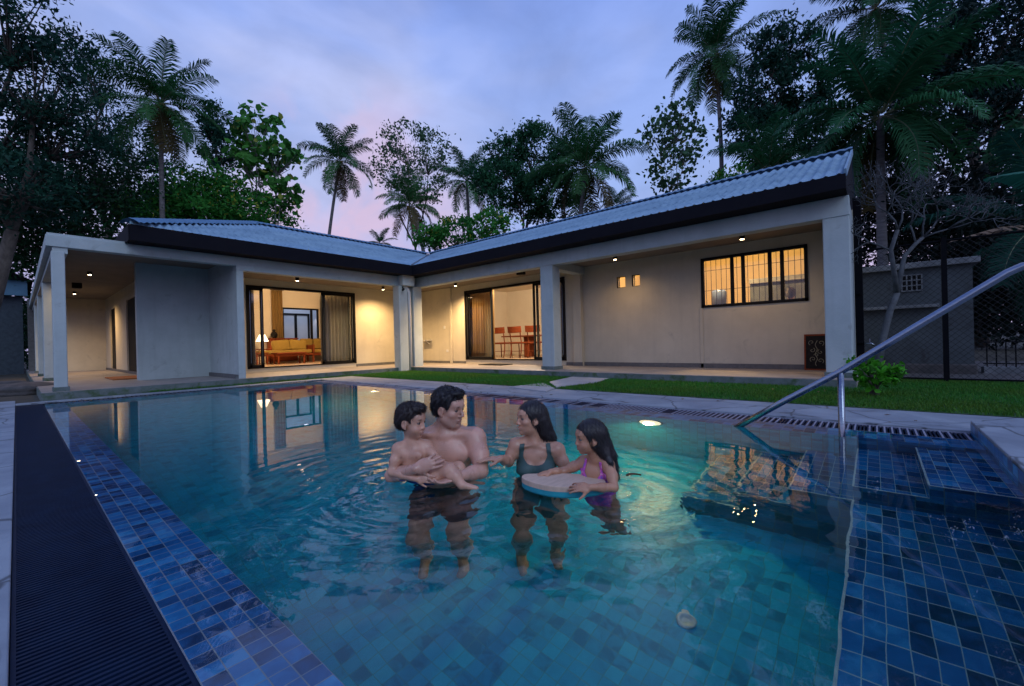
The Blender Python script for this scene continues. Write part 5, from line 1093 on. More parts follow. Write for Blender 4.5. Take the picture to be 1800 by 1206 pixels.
def head(F, H, kind):
    s = H.s; child = kind in ('boy', 'girl'); fem = kind in ('woman', 'girl')
    E_ = lambda c, r, k=.015, sub=False: F.ell(H.p(*c), np.array(r)*s, k*s, H.R, sub)
    Cp = lambda a, b, r1, r2=None, k=.012, sub=False: F.cap(H.p(*a), H.p(*b), r1*s, (r1 if r2 is None else r2)*s, k*s, sub)
    E_((-.014, 0, .030), (.096, .076, .088)); E_((-.035, 0, .012), (.072, .070, .075))
    if child:
        E_((.030, 0, -.030), (.058, .060, .070), .03); E_((.038, 0, -.066), (.044, .044, .034), .03); E_((.062, 0, -.094), (.017, .018, .015), .02)
        for y in (-1, 1): E_((.056, .036*y, -.045), (.026, .024, .024), .022)
    else:
        E_((.026, 0, -.028), (.062, .058, .080), .03); E_((.030, 0, -.070), (.052, .050 if not fem else .044, .036), .03)
        E_((.068, 0, -.100), (.018, .022 if not fem else .016, .016), .018)
        for y in (-1, 1):
            E_((.060, .040*y, -.026), (.022, .020, .018), .02)
            if not fem: Cp((-.002, .052*y, -.062), (.055, .028*y, -.098), .017, .017, .022)
    E_((.062, 0, .036), (.030, .050, .034), .025)                                   # forehead
    Cp((.082, -.030, .021), (.082, .030, .021), .008 if fem or child else .011, None, .014)
    for y in (-1, 1): E_((.094, .031*y, .002), (.013, .017, .011), .012, True)
    nl = .100 if child else (.106 if fem else .112)
    Cp((.086, 0, .008), (nl-.004, 0, -.026), .0065, .0095 if not child else .0085, .012); E_((nl-.004, 0, -.034), (.011, .010, .009), .008)
    for y in (-1, 1): E_((.094 if not child else .088, .012*y, -.037), (.010, .008, .007), .007)
    m = .004 if fem else 0
    for y in (-1, 1): E_((.086-m*.5, .010*y, -.0615), (.011, .014, .0055), .005)
    E_((.086, 0, -.0735), (.011, .017, .0065), .005); Cp((.101, -.022, -.0665), (.101, .022, -.0665), .0028, None, .003, True)
    E_((.082, 0, -.084), (.006, .014, .004), .006, True)
    for y in (-1, 1):
        E_((-.006, .076*y, -.012), (.021, .009, .031), .006); E_((-.003, .084*y, -.008), (.011, .006, .018), .005, True); E_((.004, .074*y, -.038), (.009, .007, .010), .005)
        Cp((.0825, .017*y, .0095), (.079, .043*y, .0075), .0055, .0042, .005); Cp((.081, .018*y, -.0105), (.078, .042*y, -.009), .0040, .0034, .005)           # lids
def headcolor(C, V, H, kind, skin):
    """lips, brows, cheeks, stubble pigment, and mouth and nostril shade, painted by position in the head's own frame"""
    q = H.loc(V); x, y, z = q[:, 0], q[:, 1], q[:, 2]; ay = np.abs(y)
    def mixc(w, col): w = np.clip(w, 0, 1)[:, None]; C[:] = C*(1-w)+np.array(col)*w
    near = (np.abs(q).max(1) < .16)
    g = lambda *t: np.exp(-sum(((a-b)/c)**2 for a, b, c in t))*near
    lip = (.36, .13, .11) if kind in ('woman',) else (.38, .17, .14)
    mixc(.85*g((x, .095, .02), (y, 0, .020), (z, -.067, .0095)), lip)
    mixc(.35*g((x, .07, .04), (ay, .036, .02), (z, -.03, .02)), skin*np.array([1.1, .82, .8]))
    mixc(.9*g((x, .088, .02), (ay, .030, .014), (z, .0245+.10*(ay-.03)*(ay < .03), .0045 if kind != 'man' else .006)), (.035, .022, .016))
    mixc(.8*g((x, .085, .02), (ay, .031, .014), (z, .0085, .0030)), (.03, .02, .018))
    mixc(.55*g((x, .101, .01), (y, 0, .02), (z, -.0665, .002)), (.12, .05, .045))  # shade of the mouth crease put into the skin colour
    mixc(.5*g((x, .10, .01), (ay, .009, .004), (z, -.043, .003)), (.10, .05, .04))  # nostril shade put into the skin colour
    if kind == 'man':
        w = 1/(1+np.exp((z+.050)/.010)) * 1/(1+np.exp(-(x-.0)/.012)) * (z > -.125); mixc(.34*w*near, (.15, .12, .11))
    if kind == 'woman': mixc(.9*g((x, .102, .012), (y, 0, .011), (z, -.0670, .0022)), (.62, .58, .52))
def hand(F, wrist, d, nrm, sz=1.0, curl=.35, side=1, k=.004, thumb=.6):
    wrist = np.array(wrist, float); f = unit(np.array(d, float)); n = np.array(nrm, float); n = unit(n-f*(n@f)); s_ = np.cross(f, n)*side
    Rm = np.stack([f, s_, n], 1)
    F.ell(wrist+f*.048*sz, np.array([.054, .040, .0155])*sz, .012*sz, Rm); F.ell(wrist+f*.030*sz+s_*.022*sz+n*.006*sz, np.array([.030, .018, .016])*sz, .010*sz, Rm)
    for i, (ln, o) in enumerate(((.070, 0), (.078, .006), (.073, .004), (.058, -.006))):
        p = wrist+f*(.084+o)*sz+s_*(.030-.0195*i)*sz; a = curl*(.55+.12*i); dirv = unit(f+s_*(.10-.07*i)); r0 = (.0088, .0090, .0086, .0076)[i]*sz
        for j, fr in enumerate((.44, .31, .25)):
            dd = dirv*math.cos(a)+n*math.sin(a); q = p+dd*ln*fr*sz; F.cap(p, q, r0*(1-.06*j), r0*(1-.06*(j+1)), k*sz if j else .007*sz); p = q; a += curl*(1.0+.1*i)
    p = wrist+f*.026*sz+s_*.032*sz+n*.004*sz; dv = unit(f*.75+s_*thumb+n*.35)
    q = p+dv*.040*sz; F.cap(p, q, .0125*sz, .0105*sz, .01*sz); F.cap(q, q+unit(dv*.8+f*.4+n*.2*curl)*.032*sz, .0102*sz, .0082*sz, k*sz)
def eyes(t, H, kind):
    for y in (-1, 1):
        c = H.p(.0748, .031*y, .0010); gaze = unit(H.R@np.array([1, 0, -.04])); n = 14; V = []; C_ = []; F_ = []; r_ = .0125*H.s
        a = unit(np.cross(gaze, VZ)); b = np.cross(gaze, a)
        for i in range(n+1):
            th = math.pi*i/n
            for k in range(14):
                ph = 2*math.pi*k/14; V.append(c+r_*(gaze*math.cos(th)+(a*math.cos(ph)+b*math.sin(ph))*math.sin(th)))
                C_.append((.006, .005, .005) if th < .30 else ((.03, .014, .008) if th < .62 else (.15, .125, .115)))
        for i in range(n):
            for k in range(14): F_.append((i*14+k, i*14+(k+1) % 14, (i+1)*14+(k+1) % 14, (i+1)*14+k))
        npmesh('eye', np.array(V), np.array(F_), M['eye'], t, attr=np.array(C_), smooth=True)
M['eye'] = colmat('eye_gloss', .25, 0, .2)
def hairmat(name, c):
    m = bpy.data.materials.new(name); m.use_nodes = True; t = m.node_tree; b = t.nodes['Principled BSDF']; b.inputs['Roughness'].default_value = .38
    g = N(t, 'ShaderNodeNewGeometry'); mp = N(t, 'ShaderNodeMapping', ins={3: (1, 1, .12)}); t.links.new(g.outputs['Position'], mp.inputs[0]); n = N(t, 'ShaderNodeTexNoise', ins={'Scale': 260.0, 'Detail': 3.0}); t.links.new(mp.outputs[0], n.inputs['Vector'])
    r = N(t, 'ShaderNodeValToRGB'); r.color_ramp.elements[0].color = (*[x*.4 for x in c], 1); r.color_ramp.elements[1].color = (*[x*1.8 for x in c], 1); t.links.new(n.outputs[0], r.inputs[0]); t.links.new(r.outputs[0], b.inputs['Base Color'])
    bn = N(t, 'ShaderNodeBump', ins={'Strength': .7, 'Distance': .004}); t.links.new(n.outputs[0], bn.inputs['Height']); t.links.new(bn.outputs[0], b.inputs['Normal']); return m
M['hair'] = hairmat('dark_hair', (.009, .007, .008)); M['hairb'] = hairmat('dark_brown_hair', (.018, .011, .009))
def hairmesh(t, H, kind, strands=()):
    s = H.s; big = .30*s; lo = H.c-big*np.array([1, 1, 1.2]); hi = H.c+big*np.array([1, 1, .8])
    if len(strands):
        P = np.concatenate([np.array(q) for q, _ in strands]); lo = np.minimum(lo, P.min(0)-.05); hi = np.maximum(hi, P.max(0)+.05)
    F = Field(lo, hi, .0032); 
    def wav(X):
        q = [(X[i]-H.c[i])/s for i in range(3)]; 
        return -.0030*s*(np.sin(q[0]*150+np.sin(q[2]*60)*2)*np.sin(q[1]*130+q[2]*40)+.8*np.sin(q[0]*70+q[1]*90+q[2]*55)) if kind in ('man', 'boy') else -.0012*s*np.sin((q[0]*VX[0]+q[1]*VX[1])*260+np.sin(q[2]*30)*1.4)
    E_ = lambda c, r, k=.015, sub=False, fn=None: F.ell(H.p(*c), np.array(r)*s, k*s, H.R, sub, fn)
    e = {'man': .009, 'boy': .007, 'woman': .010, 'girl': .010}[kind]
    E_((-.016, 0, .034), (.096+e, .076+e, .088+e), fn=wav)
    E_((-.040, 0, -.004), (.072+e, .068+e*.8, .074+e), .02, fn=wav)
    if kind == 'man':
        E_((.045, .0, .102), (.048, .050, .022), .02, fn=wav); E_((.112, 0, -.020), (.090, .110, .088), .008, True)
        for y in (-1, 1): E_((.005, .080*y, -.020), (.028, .034, .036), .006, True)
        E_((-.02, 0, -.125), (.14, .12, .070), .015, True)
    elif kind == 'boy':
        E_((.040, .0, .098), (.058, .055, .030), .02, fn=wav); E_((.112, 0, -.026), (.086, .115, .082), .008, True)
        for y in (-1, 1): E_((.004, .082*y, -.020), (.026, .030, .032), .006, True); E_((.055, .030*y, .082), (.030, .022, .020), .01, fn=wav)
        E_((-.02, 0, -.120), (.14, .12, .062), .015, True)
    else:
        E_((.110, 0, -.022), (.092, .105, .094), .006, True)
        for y in (-1, 1): E_((.006, .084*y, -.016), (.020, .026, .028), .004, True)
    for q, rr in strands: F.chain([np.array(a) for a in q], rr, .02)
    V, Fc = F.mesh(1); Nn = vnormals(V, Fc); r = np.random.default_rng(8); short = kind in ('man', 'boy'); n = 5200 if short else 5200
    i = r.integers(0, len(V), n); q = V[i]; nn = Nn[i]; loc = H.loc(q); fl = np.tile(-VZ, (n, 1))
    if short: fl = H.R@np.array([.35, 0, .25])+nn*.9+r.normal(0, .45, (n, 3))
    else: fl = -VZ*1.0+H.R@np.array([-.35, 0, 0])+nn*.10+r.normal(0, .10, (n, 3)); fl = fl-nn*np.minimum((fl*nn).sum(1), 0)[:, None]
    fl = unit(fl); L = (r.uniform(.006, .016, n) if short else r.uniform(.02, .05, n))*s; sd = unit(np.cross(fl, nn+r.normal(0, .3, (n, 3))))*(.0011 if short else .0009)
    a = q-nn*.002; mid = a+fl*L[:, None]*.55+nn*.0012; tip = a+fl*L[:, None]+(-VZ*.2*L[:, None] if short else -nn*.0005)
    SV = np.stack([a-sd, a+sd, mid+sd*.8, mid-sd*.8, tip], 1).reshape(-1, 3); k = np.arange(n)*5+len(V)
    T = np.concatenate([Fc[:, [0, 1, 2]], Fc[:, [0, 2, 3]], np.stack([k, k+1, k+2], 1), np.stack([k, k+2, k+3], 1), np.stack([k+3, k+2, k+4], 1)])
    npmesh('hair', np.concatenate([V, SV]), T, M['hairb'] if kind == 'boy' else M['hair'], t, smooth=True)
def finish(t, F, H, kind, skin, cloth=None, extra=None, eye=True):
    V, Fc = F.mesh(2); skin = np.array(skin); r = np.random.default_rng(3)
    C = np.tile(skin, (len(V), 1))*(1+.05*np.sin(V[:, :1]*37+V[:, 2:]*51))
    headcolor(C, V, H, kind, skin)
    if extra: extra(V, C)
    npmesh('body', V, Fc, M['skin'], t, attr=C, smooth=True); Nn = vnormals(V, Fc)
    for nm, fn, off, m in (cloth or ()):
        msk = fn(V)
        fm = msk[Fc].sum(1) >= 3; used = np.unique(Fc[fm]); mp = np.full(len(V), -1); mp[used] = np.arange(len(used)); o = npmesh(nm, V[used]+Nn[used]*off, mp[Fc[fm]], m, t, smooth=True); so = o.modifiers.new('thick', 'SOLIDIFY'); so.thickness = .003; so.offset = -1
    if eye: eyes(t, H, kind)
def bounds(P, pad=.14): P = np.array(P); return P.min(0)-pad, P.max(0)+pad
def legs(F, hipc, sw, kneeoff, z_foot, r, sz=1.0, fwd=-VY):
    """two bent legs standing on the pool floor"""
    for sg in (-1, 1):
        h = hipc+VX*sg*sw; k_ = np.array([h[0], h[1], (h[2]+z_foot)/2+.03])+fwd*kneeoff+VX*sg*.03; a = np.array([h[0], h[1], z_foot+.06*sz])+VX*sg*.03
        F.chain([h, (h+k_)/2, k_], [r*1.3, r*1.1, r*.8], .03); F.chain([k_, k_*.6+a*.4-fwd*.01, a], [r*.78, r*.78, r*.5], .02); F.chain([a, a+fwd*.13*sz-VZ*.03*sz], [r*.5, r*.42], .02)

# ---- man
def man():
    d = 2.56; P = lambda x, y, dd=0.0: W(x, y, d+dd)
    skin = (.58, .315, .225); t = thing('person', 'bare-chested man with short dark hair standing behind the small boy and holding him', 'person', tuple(P(785, 825)*[1, 1, 0]+[0, 0, FZ]), 'family in the pool')
    H = HeadFrame(P(789, 716, -.02), (.87, -.46, -.16), .965, roll=.04)
    sh_r, sh_l, nb, ch, pv = P(737, 773, .03), P(834, 771, .0), P(783, 760, .02), P(786, 800, .03), P(782, 905, .06)
    el_l, wr_l = P(845, 828, -.13), P(806, 838, -.26); el_r, wr_r = P(690, 836, -.13), P(731, 824, -.27)
    lo, hi = bounds([sh_r, sh_l, H.c, pv, el_l, wr_l, el_r, wr_r, pv-VY*.25, pv+VY*.05], .15); lo[2] = FZ-.01; hi[2] = H.c[2]+.16
    F = Field(lo, hi, .0042); Rv = np.stack([VX, VY, VZ], 1); u = 1/291
    F.ell(ch+VZ*-.01, (.158, .105, .165), .03, Rv); F.ell(ch+VZ*.07+VX*.0, (.155, .088, .085), .05, Rv); F.ell((ch+pv)/2, (.135, .092, .17), .05, Rv); F.ell(pv, (.152, .105, .12), .05, Rv)
    for sg in (-1, 1):
        F.ell(ch+VX*sg*.072-VY*.078+VZ*.018, (.070, .030, .050), .028, Rv)                         # pectorals
        F.cap(nb+VZ*.035+VX*sg*.03, (sh_l if sg > 0 else sh_r)+VZ*.022-VX*sg*.02, .034, .036, .045)  # trapezius
    F.cap(nb-VX*.01-VY*.065+VZ*-.008, nb+VX*.13-VY*.050+VZ*.000, .010, .010, .03); F.cap(nb+VX*.01-VY*.065+VZ*-.008, nb-VX*.13-VY*.050, .010, .010, .03)
    F.ell(sh_l, (.062, .062, .070), .035, Rv); F.ell(sh_r, (.060, .06, .068), .035, Rv)
    F.cap(nb-VZ*.01, H.p(-.015, 0, -.06), .064, .056, .035); F.cap(H.p(.0, .045, -.05), nb-VY*.05+VX*.0, .016, .014, .025); F.ell(H.p(.058, 0, -.125), (.012, .010, .012), .015, H.R)
    F.chain([sh_l+VX*.012, sh_l*.5+el_l*.5+VX*.012, el_l], [.056, .052, .040], .03); F.chain([el_l, el_l*.6+wr_l*.4, wr_l], [.041, .039, .027], .02)
    F.chain([sh_r, sh_r*.5+el_r*.5, el_r], [.054, .050, .040], .03); F.chain([el_r, el_r*.6+wr_r*.4-VZ*.004, wr_r], [.041, .040, .028], .02)
    hand(F, wr_r, unit(VX*.92+VZ*.34-VY*.05), VY*.85+VX*.2-VZ*.1, 1.0, .42, side=-1, thumb=.8); hand(F, wr_l, unit(-VX*.9-VY*.2-VZ*.2), VZ, 1.0, .3, side=1)
    legs(F, pv-VZ*.05, .085, .24, FZ, .075); head(F, H, 'man')
    nl, nr_ = ch+VX*.086-VY*.1-VZ*.012, ch-VX*.086-VY*.1-VZ*.012
    def extra(V, C):
        for c in (nl, nr_):
            w = np.exp(-(((V-c)@VX)**2+((V-c)@VZ)**2)/.013**2)*(((V-ch)@VY) < 0); C[:] = C*(1-w[:, None]*.6)+np.array([.22, .10, .08])*w[:, None]*.6
        a = (V-ch); w = np.exp(-((a@VX)/.055)**2-((a@VZ-.0)/.075)**2)*((a@VY) < -.04)*(.55+.45*np.sin(V[:, 0]*900)*np.sin(V[:, 2]*700)*np.sin(V[:, 1]*800)); w = w[:, None]*.42; C[:] = C*(1-w)+np.array([.10, .065, .055])*w
    zt = pv[2]+.06
    finish(t, F, H, 'man', skin, [('swim_shorts', lambda V: (V[:, 2] < zt) & (V[:, 2] > zt-.36), .010, mat('dark_navy_cloth', (.010, .016, .035), (.006, .01, .02), .7))], extra)
    hairmesh(t, H, 'man'); return t
# ---- boy
def boy():
    d = 2.42; P = lambda x, y, dd=0.0: W(x, y, d+dd); skin = (.56, .30, .20); t = thing('person', 'small shirtless boy in blue swim trunks sitting on the arm of the man', 'person', tuple(P(740, 840)), 'family in the pool')
    H = HeadFrame(P(723, 740, 0), (.93, -.34, -.10), .845)
    nb, sr, sl, ch, be, pv = P(726, 777, .01), P(700, 790, -.01), P(750, 785, .03), P(726, 799, .015), P(732, 822, .02), P(743, 838, .02)
    er, wr = P(689, 830, -.05), P(733, 842, -.13); el, wl_ = P(768, 808, -.03), P(786, 823, -.10)
    k1, a1, k2, a2 = P(791, 826, -.12), P(812, 853, -.16), P(806, 822, .0), P(824, 852, -.04)
    lo, hi = bounds([H.c, sr, er, wr, k1, a1, a2, k2, pv], .11); hi[2] = H.c[2]+.12; lo[2] = min(lo[2], a1[2]-.08)
    F = Field(lo, hi, .0032); b = unit(VX*.95-VY*.12); yb = np.cross(VZ, b); Rv = np.stack([b, yb, VZ], 1)
    F.ell(ch, (.086, .062, .078), .03, Rv); F.ell(be, (.078, .064, .065), .04, Rv); F.ell(pv, (.082, .072, .055), .04, Rv)
    F.ell(sr, (.030, .030, .034), .03, Rv); F.ell(sl, (.030, .030, .034), .03, Rv); F.cap(nb+VZ*.01, sr+VZ*.006, .022, .024, .03); F.cap(nb+VZ*.01, sl+VZ*.006, .022, .024, .03)
    F.cap(nb-VZ*.01, H.p(-.012, 0, -.06), .036, .034, .025)
    F.chain([sr, (sr+er)/2, er], [.030, .028, .023], .02); F.chain([er, er*.6+wr*.4, wr], [.024, .023, .0165], .012)
    F.chain([sl, (sl+el)/2, el], [.029, .026, .022], .02); F.chain([el, (el+wl_)/2, wl_], [.022, .021, .016], .012)
    hand(F, wr, unit(VX+VY*-.1+VZ*.02), -VZ*.3+VY*.9, .60, .3, side=-1, k=.003); hand(F, wl_, unit(VX*.7-VY*.3-VZ*.5), -VZ*.8-VX*.2, .60, .4, side=-1, k=.003)
    h1, h2 = pv-VY*.03+VX*.03-VZ*.005, pv+VY*.03+VX*.03
    F.chain([h1, (h1+k1)/2+VZ*.004, k1], [.054, .045, .036], .03); F.chain([k1, k1*.6+a1*.4+VX*.004, a1], [.034, .033, .021], .015); F.chain([a1, a1+VX*.075-VZ*.02], [.021, .015], .012)
    F.chain([h2, (h2+k2)/2+VZ*.004, k2], [.053, .045, .035], .03); F.chain([k2, k2*.6+a2*.4, a2], [.033, .032, .021], .015); F.chain([a2, a2+VX*.075-VZ*.02], [.021, .015], .012)
    for sg in (-1, 1): F.ell(ch+b*sg*.040-yb*.052+VZ*.008, (.032, .014, .024), .02, Rv)
    head(F, H, 'boy')
    def extra(V, C):
        for sg in (-1, 1):
            c = ch+b*sg*.044-yb*.06; w = np.exp(-(((V-c)@b)**2+((V-c)@VZ)**2)/.008**2)*(((V-ch)@yb) < 0)*.6; C[:] = C*(1-w[:, None])+np.array([.24, .11, .08])*w[:, None]
    c0, zt = (pv+VX*.01), pv[2]+.022
    def trunks(V): q = V-c0; return (V[:, 2] < zt) & (q@VX < .075) & (q@VX > -.12) & (q[:, 2] > -.09) & ((V-wr)@VY > .035)
    finish(t, F, H, 'boy', skin, [('swim_trunks', trunks, .006, mat('blue_cloth', (.015, .06, .26), (.01, .03, .16), .6))], extra)
    hairmesh(t, H, 'boy'); return t
# ---- woman
def woman():
    d = 2.58; P = lambda x, y, dd=0.0: W(x, y, d+dd); skin = (.50, .26, .165); t = thing('person', 'smiling woman with long wet dark hair in a grey green tank swimsuit', 'person', tuple(P(940, 825)*[1, 1, 0]+[0, 0, FZ]), 'family in the pool')
    H = HeadFrame(P(932.5, 735.5, -.01), (-.90, -.42, .06), .845, roll=.06)
    nb, sr, sl, ch, pv = P(941, 777, .01), P(907, 785, .0), P(980, 793, -.01), P(943, 812, .02), P(946, 905, .05)
    er, wr = P(894, 812, -.02), P(880, 806, -.13); el, wl_ = P(996, 832, -.06), P(984, 858, -.20)
    lo, hi = bounds([H.c, sr, sl, pv, er, wr, el, wl_, pv-VY*.22], .14); lo[2] = FZ-.01; hi[2] = H.c[2]+.14
    F = Field(lo, hi, .004); b = unit(VX*.98-VY*.10); yb = np.cross(VZ, b); Rv = np.stack([b, yb, VZ], 1)
    F.ell(ch, (.122, .082, .13), .03, Rv); F.ell((ch+pv)/2, (.102, .078, .16), .05, Rv); F.ell(pv, (.145, .10, .11), .05, Rv); F.ell(ch+VZ*.06, (.12, .066, .05), .04, Rv)
    for sg in (-1, 1): F.ell(ch+b*sg*.060-yb*.066-VZ*.040, (.056, .048, .054), .03, Rv)
    for sp, sg in ((sr, -1), (sl, 1)):
        F.ell(sp, (.043, .043, .050), .03, Rv); F.cap(nb+VZ*.028+b*sg*.02, sp+VZ*.012, .024, .028, .035)
        F.cap(nb-yb*.045-VZ*.006, sp-yb*.035+VZ*.006-b*sg*.03, .007, .007, .02)
    F.cap(nb-VZ*.01, H.p(-.015, 0, -.06), .046, .043, .03); F.cap(H.p(0, -.04, -.05), nb-yb*.04, .011, .010, .02)
    F.chain([sr, (sr+er)/2-b*.006, er], [.036, .032, .027], .025); F.chain([er, (er+wr)/2, wr], [.030, .028, .020], .015)
    F.chain([sl, (sl+el)/2+b*.006, el], [.037, .033, .028], .025); F.chain([el, (el+wl_)/2, wl_], [.031, .029, .021], .015)
    hand(F, wr, unit(-VX*.95-VY*.25+VZ*.05), -VZ, .85, .12, side=1); hand(F, wl_, unit(-VX*.6-VY*.6), -VZ, .85, .2, side=-1)
    legs(F, pv-VZ*.05, .075, .22, FZ, .066); head(F, H, 'woman')
    zc = ch[2]
    def suit(V):
        q = V-ch; x = q@b; z = q[:, 2]; y = q@yb; fr = y < .0; neck = .004+.05*(np.abs(x+.003)/.07)**4; arm = (np.abs(x) < .118-.35*np.maximum(0, z)) ; strap = (np.abs(np.abs(x+.003)-(.088-.12*np.maximum(0, z-.03))) < .0145) & (z > -.02)
        return ((((z < neck) & (z < .055)) & arm) | strap) & (z > -.62) & (np.abs(x) < .17) & (z < .125)
    finish(t, F, H, 'woman', skin, [('swimsuit', suit, .0045, mat('grey_green_cloth', (.045, .095, .088), (.035, .075, .072), .6))])
    bk = lambda x, y, z: H.p(x, y, z)
    st = [([bk(-.07, 0, .03), bk(-.095, .01, -.06), P(966, 765, .02), P(971, 783, .05)], [.055, .052, .034, .014]), ([bk(-.06, .03, -.02), P(957, 762, -.01), P(962, 778, .02)], [.045, .034, .012]), ([bk(-.08, -.02, -.02), P(962, 770, .05), P(960, 800, .09)], [.05, .045, .02]), ([P(966, 765, -.01), P(974, 776, .0)], [.016, .005])]
    hairmesh(t, H, 'woman', st); return t
# ---- girl
def girl():
    d = 2.19; P = lambda x, y, dd=0.0: W(x, y, d+dd); skin = (.47, .235, .14); t = thing('person', 'girl with long wet black hair in a pink swimsuit leaning on the kickboard', 'person', tuple(P(1050, 862)*[1, 1, 0]+[0, 0, -.012]), 'family in the pool')
    H = HeadFrame(P(1036, 769, .01), (-.97, -.22, -.05), .745)
    nb, sr, sl, ch, wa, pv = P(1047, 802, .02), P(1026, 812, .10), P(1069, 818, -.02), P(1048, 832, .04), P(1051, 858, .05), P(1056, 890, .06)
    er, wr = P(990, 829, .11), P(968, 829, .075); el, wl_ = P(1079, 857, -.10), P(1037, 857, -.165)
    lo, hi = bounds([H.c, sr, sl, pv, er, wr, el, wl_], .10); lo[0] -= .03; lo[2] = FZ+.1; hi[2] = H.c[2]+.12; lo -= np.array([.06, .06, 0]); hi += np.array([.06, .06, 0])
    F = Field(lo, hi, .0034); b = unit(VX*.80-VY*.55); yb = np.cross(VZ, b); Rv = np.stack([b, yb, VZ], 1)
    F.ell(ch, (.080, .056, .075), .03, Rv); F.ell(wa, (.070, .054, .075), .04, Rv); F.ell(pv, (.078, .062, .06), .04, Rv)
    for sp in (sr, sl): F.ell(sp, (.027, .027, .031), .025, Rv); F.cap(nb+VZ*.012, sp+VZ*.006, .018, .021, .028)
    F.cap(nb-VZ*.01, H.p(-.012, 0, -.06), .032, .030, .022)
    F.chain([sr, (sr+er)/2, er], [.027, .025, .021], .02); F.chain([er, (er+wr)/2, wr], [.021, .020, .015], .012)
    F.chain([sl, (sl+el)/2+VX*.006, el], [.028, .026, .021], .02); F.chain([el, (el+wl_)/2, wl_], [.0215, .021, .0155], .012)
    hand(F, wr, unit(-VX*.96-VY*.15-VZ*.20), -VZ*.95-VX*.1, .66, .16, side=1, k=.003); hand(F, wl_, unit(-VX*.96+VY*.12+VZ*.02), VY*.6-VZ*.6, .66, .30, side=1, k=.003, thumb=.9)
    for sg in (-1, 1):
        h = pv+b*sg*.036-VZ*.02; k_ = h-VZ*.26+VX*.03-VY*.03; a = k_-VZ*.24+VX*.07+VY*.07; a[2] = max(a[2], FZ+.12)
        F.chain([h, (h+k_)/2, k_], [.050, .044, .032], .02); F.chain([k_, k_*.6+a*.4, a], [.031, .030, .019], .015); F.chain([a, a-VX*.06-VZ*.02], [.018, .013], .01)
    head(F, H, 'girl')
    def suit(V):
        q = V-ch; x = q@b; z = q[:, 2]; nk = -.010+1.5*np.maximum(0, np.abs(x)-.028)
        strap = (np.abs(np.abs(x)-(.050-.10*np.maximum(0, z-.02))) < .0085) & (z > -.02)
        return ((((z < nk) & (z < .022)) & (np.abs(x) < .083)) | strap) & (np.abs(q@yb) < .075) & (z > -.30) & (z < .078) & (np.abs(x) < .09)
    m = bpy.data.materials.new('pink_pattern_cloth'); m.use_nodes = True; tt = m.node_tree; bb = tt.nodes['Principled BSDF']; bb.inputs['Roughness'].default_value = .5
    g = N(tt, 'ShaderNodeNewGeometry'); nz = N(tt, 'ShaderNodeTexNoise', ins={'Scale': 34.0, 'Detail': 2.0, 'Distortion': 1.5}); tt.links.new(g.outputs['Position'], nz.inputs['Vector']); rp = N(tt, 'ShaderNodeValToRGB'); rp.color_ramp.interpolation = 'EASE'; el_ = rp.color_ramp.elements
    for _ in range(2): el_.new(.5)
    for q, (p_, c_) in zip(el_, ((.30, (.05, .18, .50)), (.42, (.42, .10, .48)), (.55, (.65, .10, .40)), (.70, (.70, .40, .55)))): q.position = p_; q.color = (*c_, 1)
    tt.links.new(nz.outputs[0], rp.inputs[0]); tt.links.new(rp.outputs[0], bb.inputs['Base Color'])
    finish(t, F, H, 'girl', skin, [('swimsuit', suit, .004, m)])
    st = [([H.p(-.06, 0, .02), H.p(-.088, 0, -.06), P(1071, 800, .02), P(1079, 820, .02), P(1086, 838, .0)], [.055, .050, .034, .020, .008]), ([H.p(-.05, .02, -.03), P(1062, 795, -.01), P(1072, 812, -.04), P(1082, 836, -.05)], [.042, .028, .013, .005]), ([H.p(-.07, -.02, -.03), P(1068, 805, .06), P(1080, 835, .06)], [.045, .03, .01])]
    hairmesh(t, H, 'girl', st); return t
man(); boy(); woman(); girl()
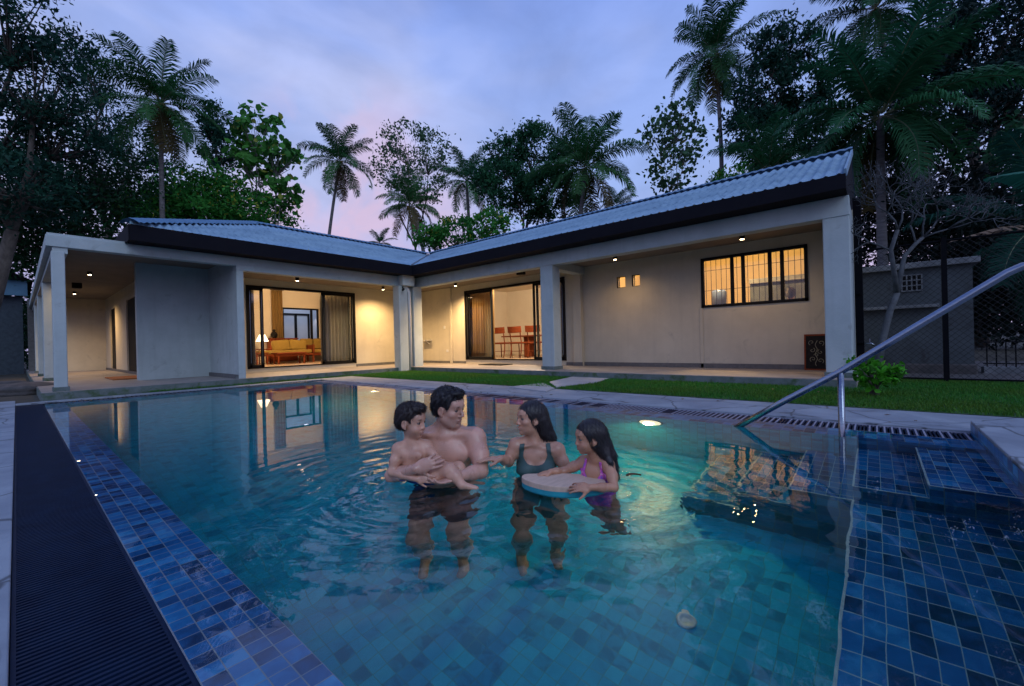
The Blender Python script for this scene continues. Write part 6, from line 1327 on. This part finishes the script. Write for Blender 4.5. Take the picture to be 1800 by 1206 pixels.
# ---- kickboard
kb = thing('kickboard', 'tan topped turquoise foam kickboard floating under the hands of the girl', 'kickboard', tuple(G(985, 845, .03)))
px = [(916.5, 838.5), (917.5, 835.5), (921, 833.4), (930, 832.4), (965, 831.8), (1010, 832), (1045, 836), (1060, 841), (1066, 846), (1062, 850), (1040, 853.5), (1012, 856), (985, 856), (962, 854), (938, 848.5), (922, 843)]
def ring(z, shrink=0.0):
    P = np.array([G(x, y, .052)[:2] for x, y in px]); c = P.mean(0); P = c+(P-c)*(1-shrink); 
    for _ in range(2): P = np.stack([P*.75+np.roll(P, -1, 0)*.25, P*.25+np.roll(P, -1, 0)*.75], 1).reshape(-1, 2)
    return [(p[0], p[1], z) for p in P]
def slabm(levels):
    b = MB(); n = len(ring(0)); V = []; F = []
    for z, s in levels: V += ring(z, s)
    for i in range(len(levels)-1): F += [(i*n+k, i*n+(k+1) % n, (i+1)*n+(k+1) % n, (i+1)*n+k) for k in range(n)]
    F += [tuple(range(n))[::-1], tuple((len(levels)-1)*n+k for k in range(n))]; b.add(V, F); return b
slabm([(.026, 0), (.046, 0), (.0505, .006), (.052, .02)]).build('top_layer', mat('tan_foam', (.62, .44, .32), (.52, .37, .27), .6, scale=14, stretch=(1, 4, 1)), kb, smooth=False)
slabm([(-.004, .04), (.004, .005), (.0255, 0)]).build('bottom_layer', mat('turquoise_foam', (.02, .32, .38), (.02, .27, .33), .5), kb)
# ---- figure seen from behind through the barred window
def sitter():
    c = np.array([10.2, 1.27, 1.61]); t = thing('person', 'dark-haired person seen as a silhouette behind the right pane of the barred window', 'person', (10.2, 1.27, .25))
    F = Field(c-np.array([.32, .36, 1.38]), c+np.array([.25, .32, .2]), .009); 
    global VX, VY
    H = HeadFrame(c, (.75, .6, -.1), 1.0); head(F, H, 'woman'); F.cap(H.p(-.015, 0, -.08), c-VZ*.20, .05, .055); F.ell(c-VZ*.40, (.10, .17, .22), .04); F.ell(c-VZ*.7, (.12, .15, .16), .05)
    for sg in (-1, 1): s_ = c+np.array([0, sg*.17, -.26]); e = s_+np.array([.05, sg*.05, -.28]); F.chain([s_, e, e+np.array([.12, -sg*.08, .02])], [.045, .038, .028]); F.chain([c+np.array([0, sg*.09, -.72]), c+np.array([.1, sg*.1, -.95]), c+np.array([.02, sg*.1, -1.33])], [.08, .06, .04])
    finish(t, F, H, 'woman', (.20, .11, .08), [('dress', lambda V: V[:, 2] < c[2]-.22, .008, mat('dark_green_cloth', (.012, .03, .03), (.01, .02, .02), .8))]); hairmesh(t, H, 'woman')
sitter()
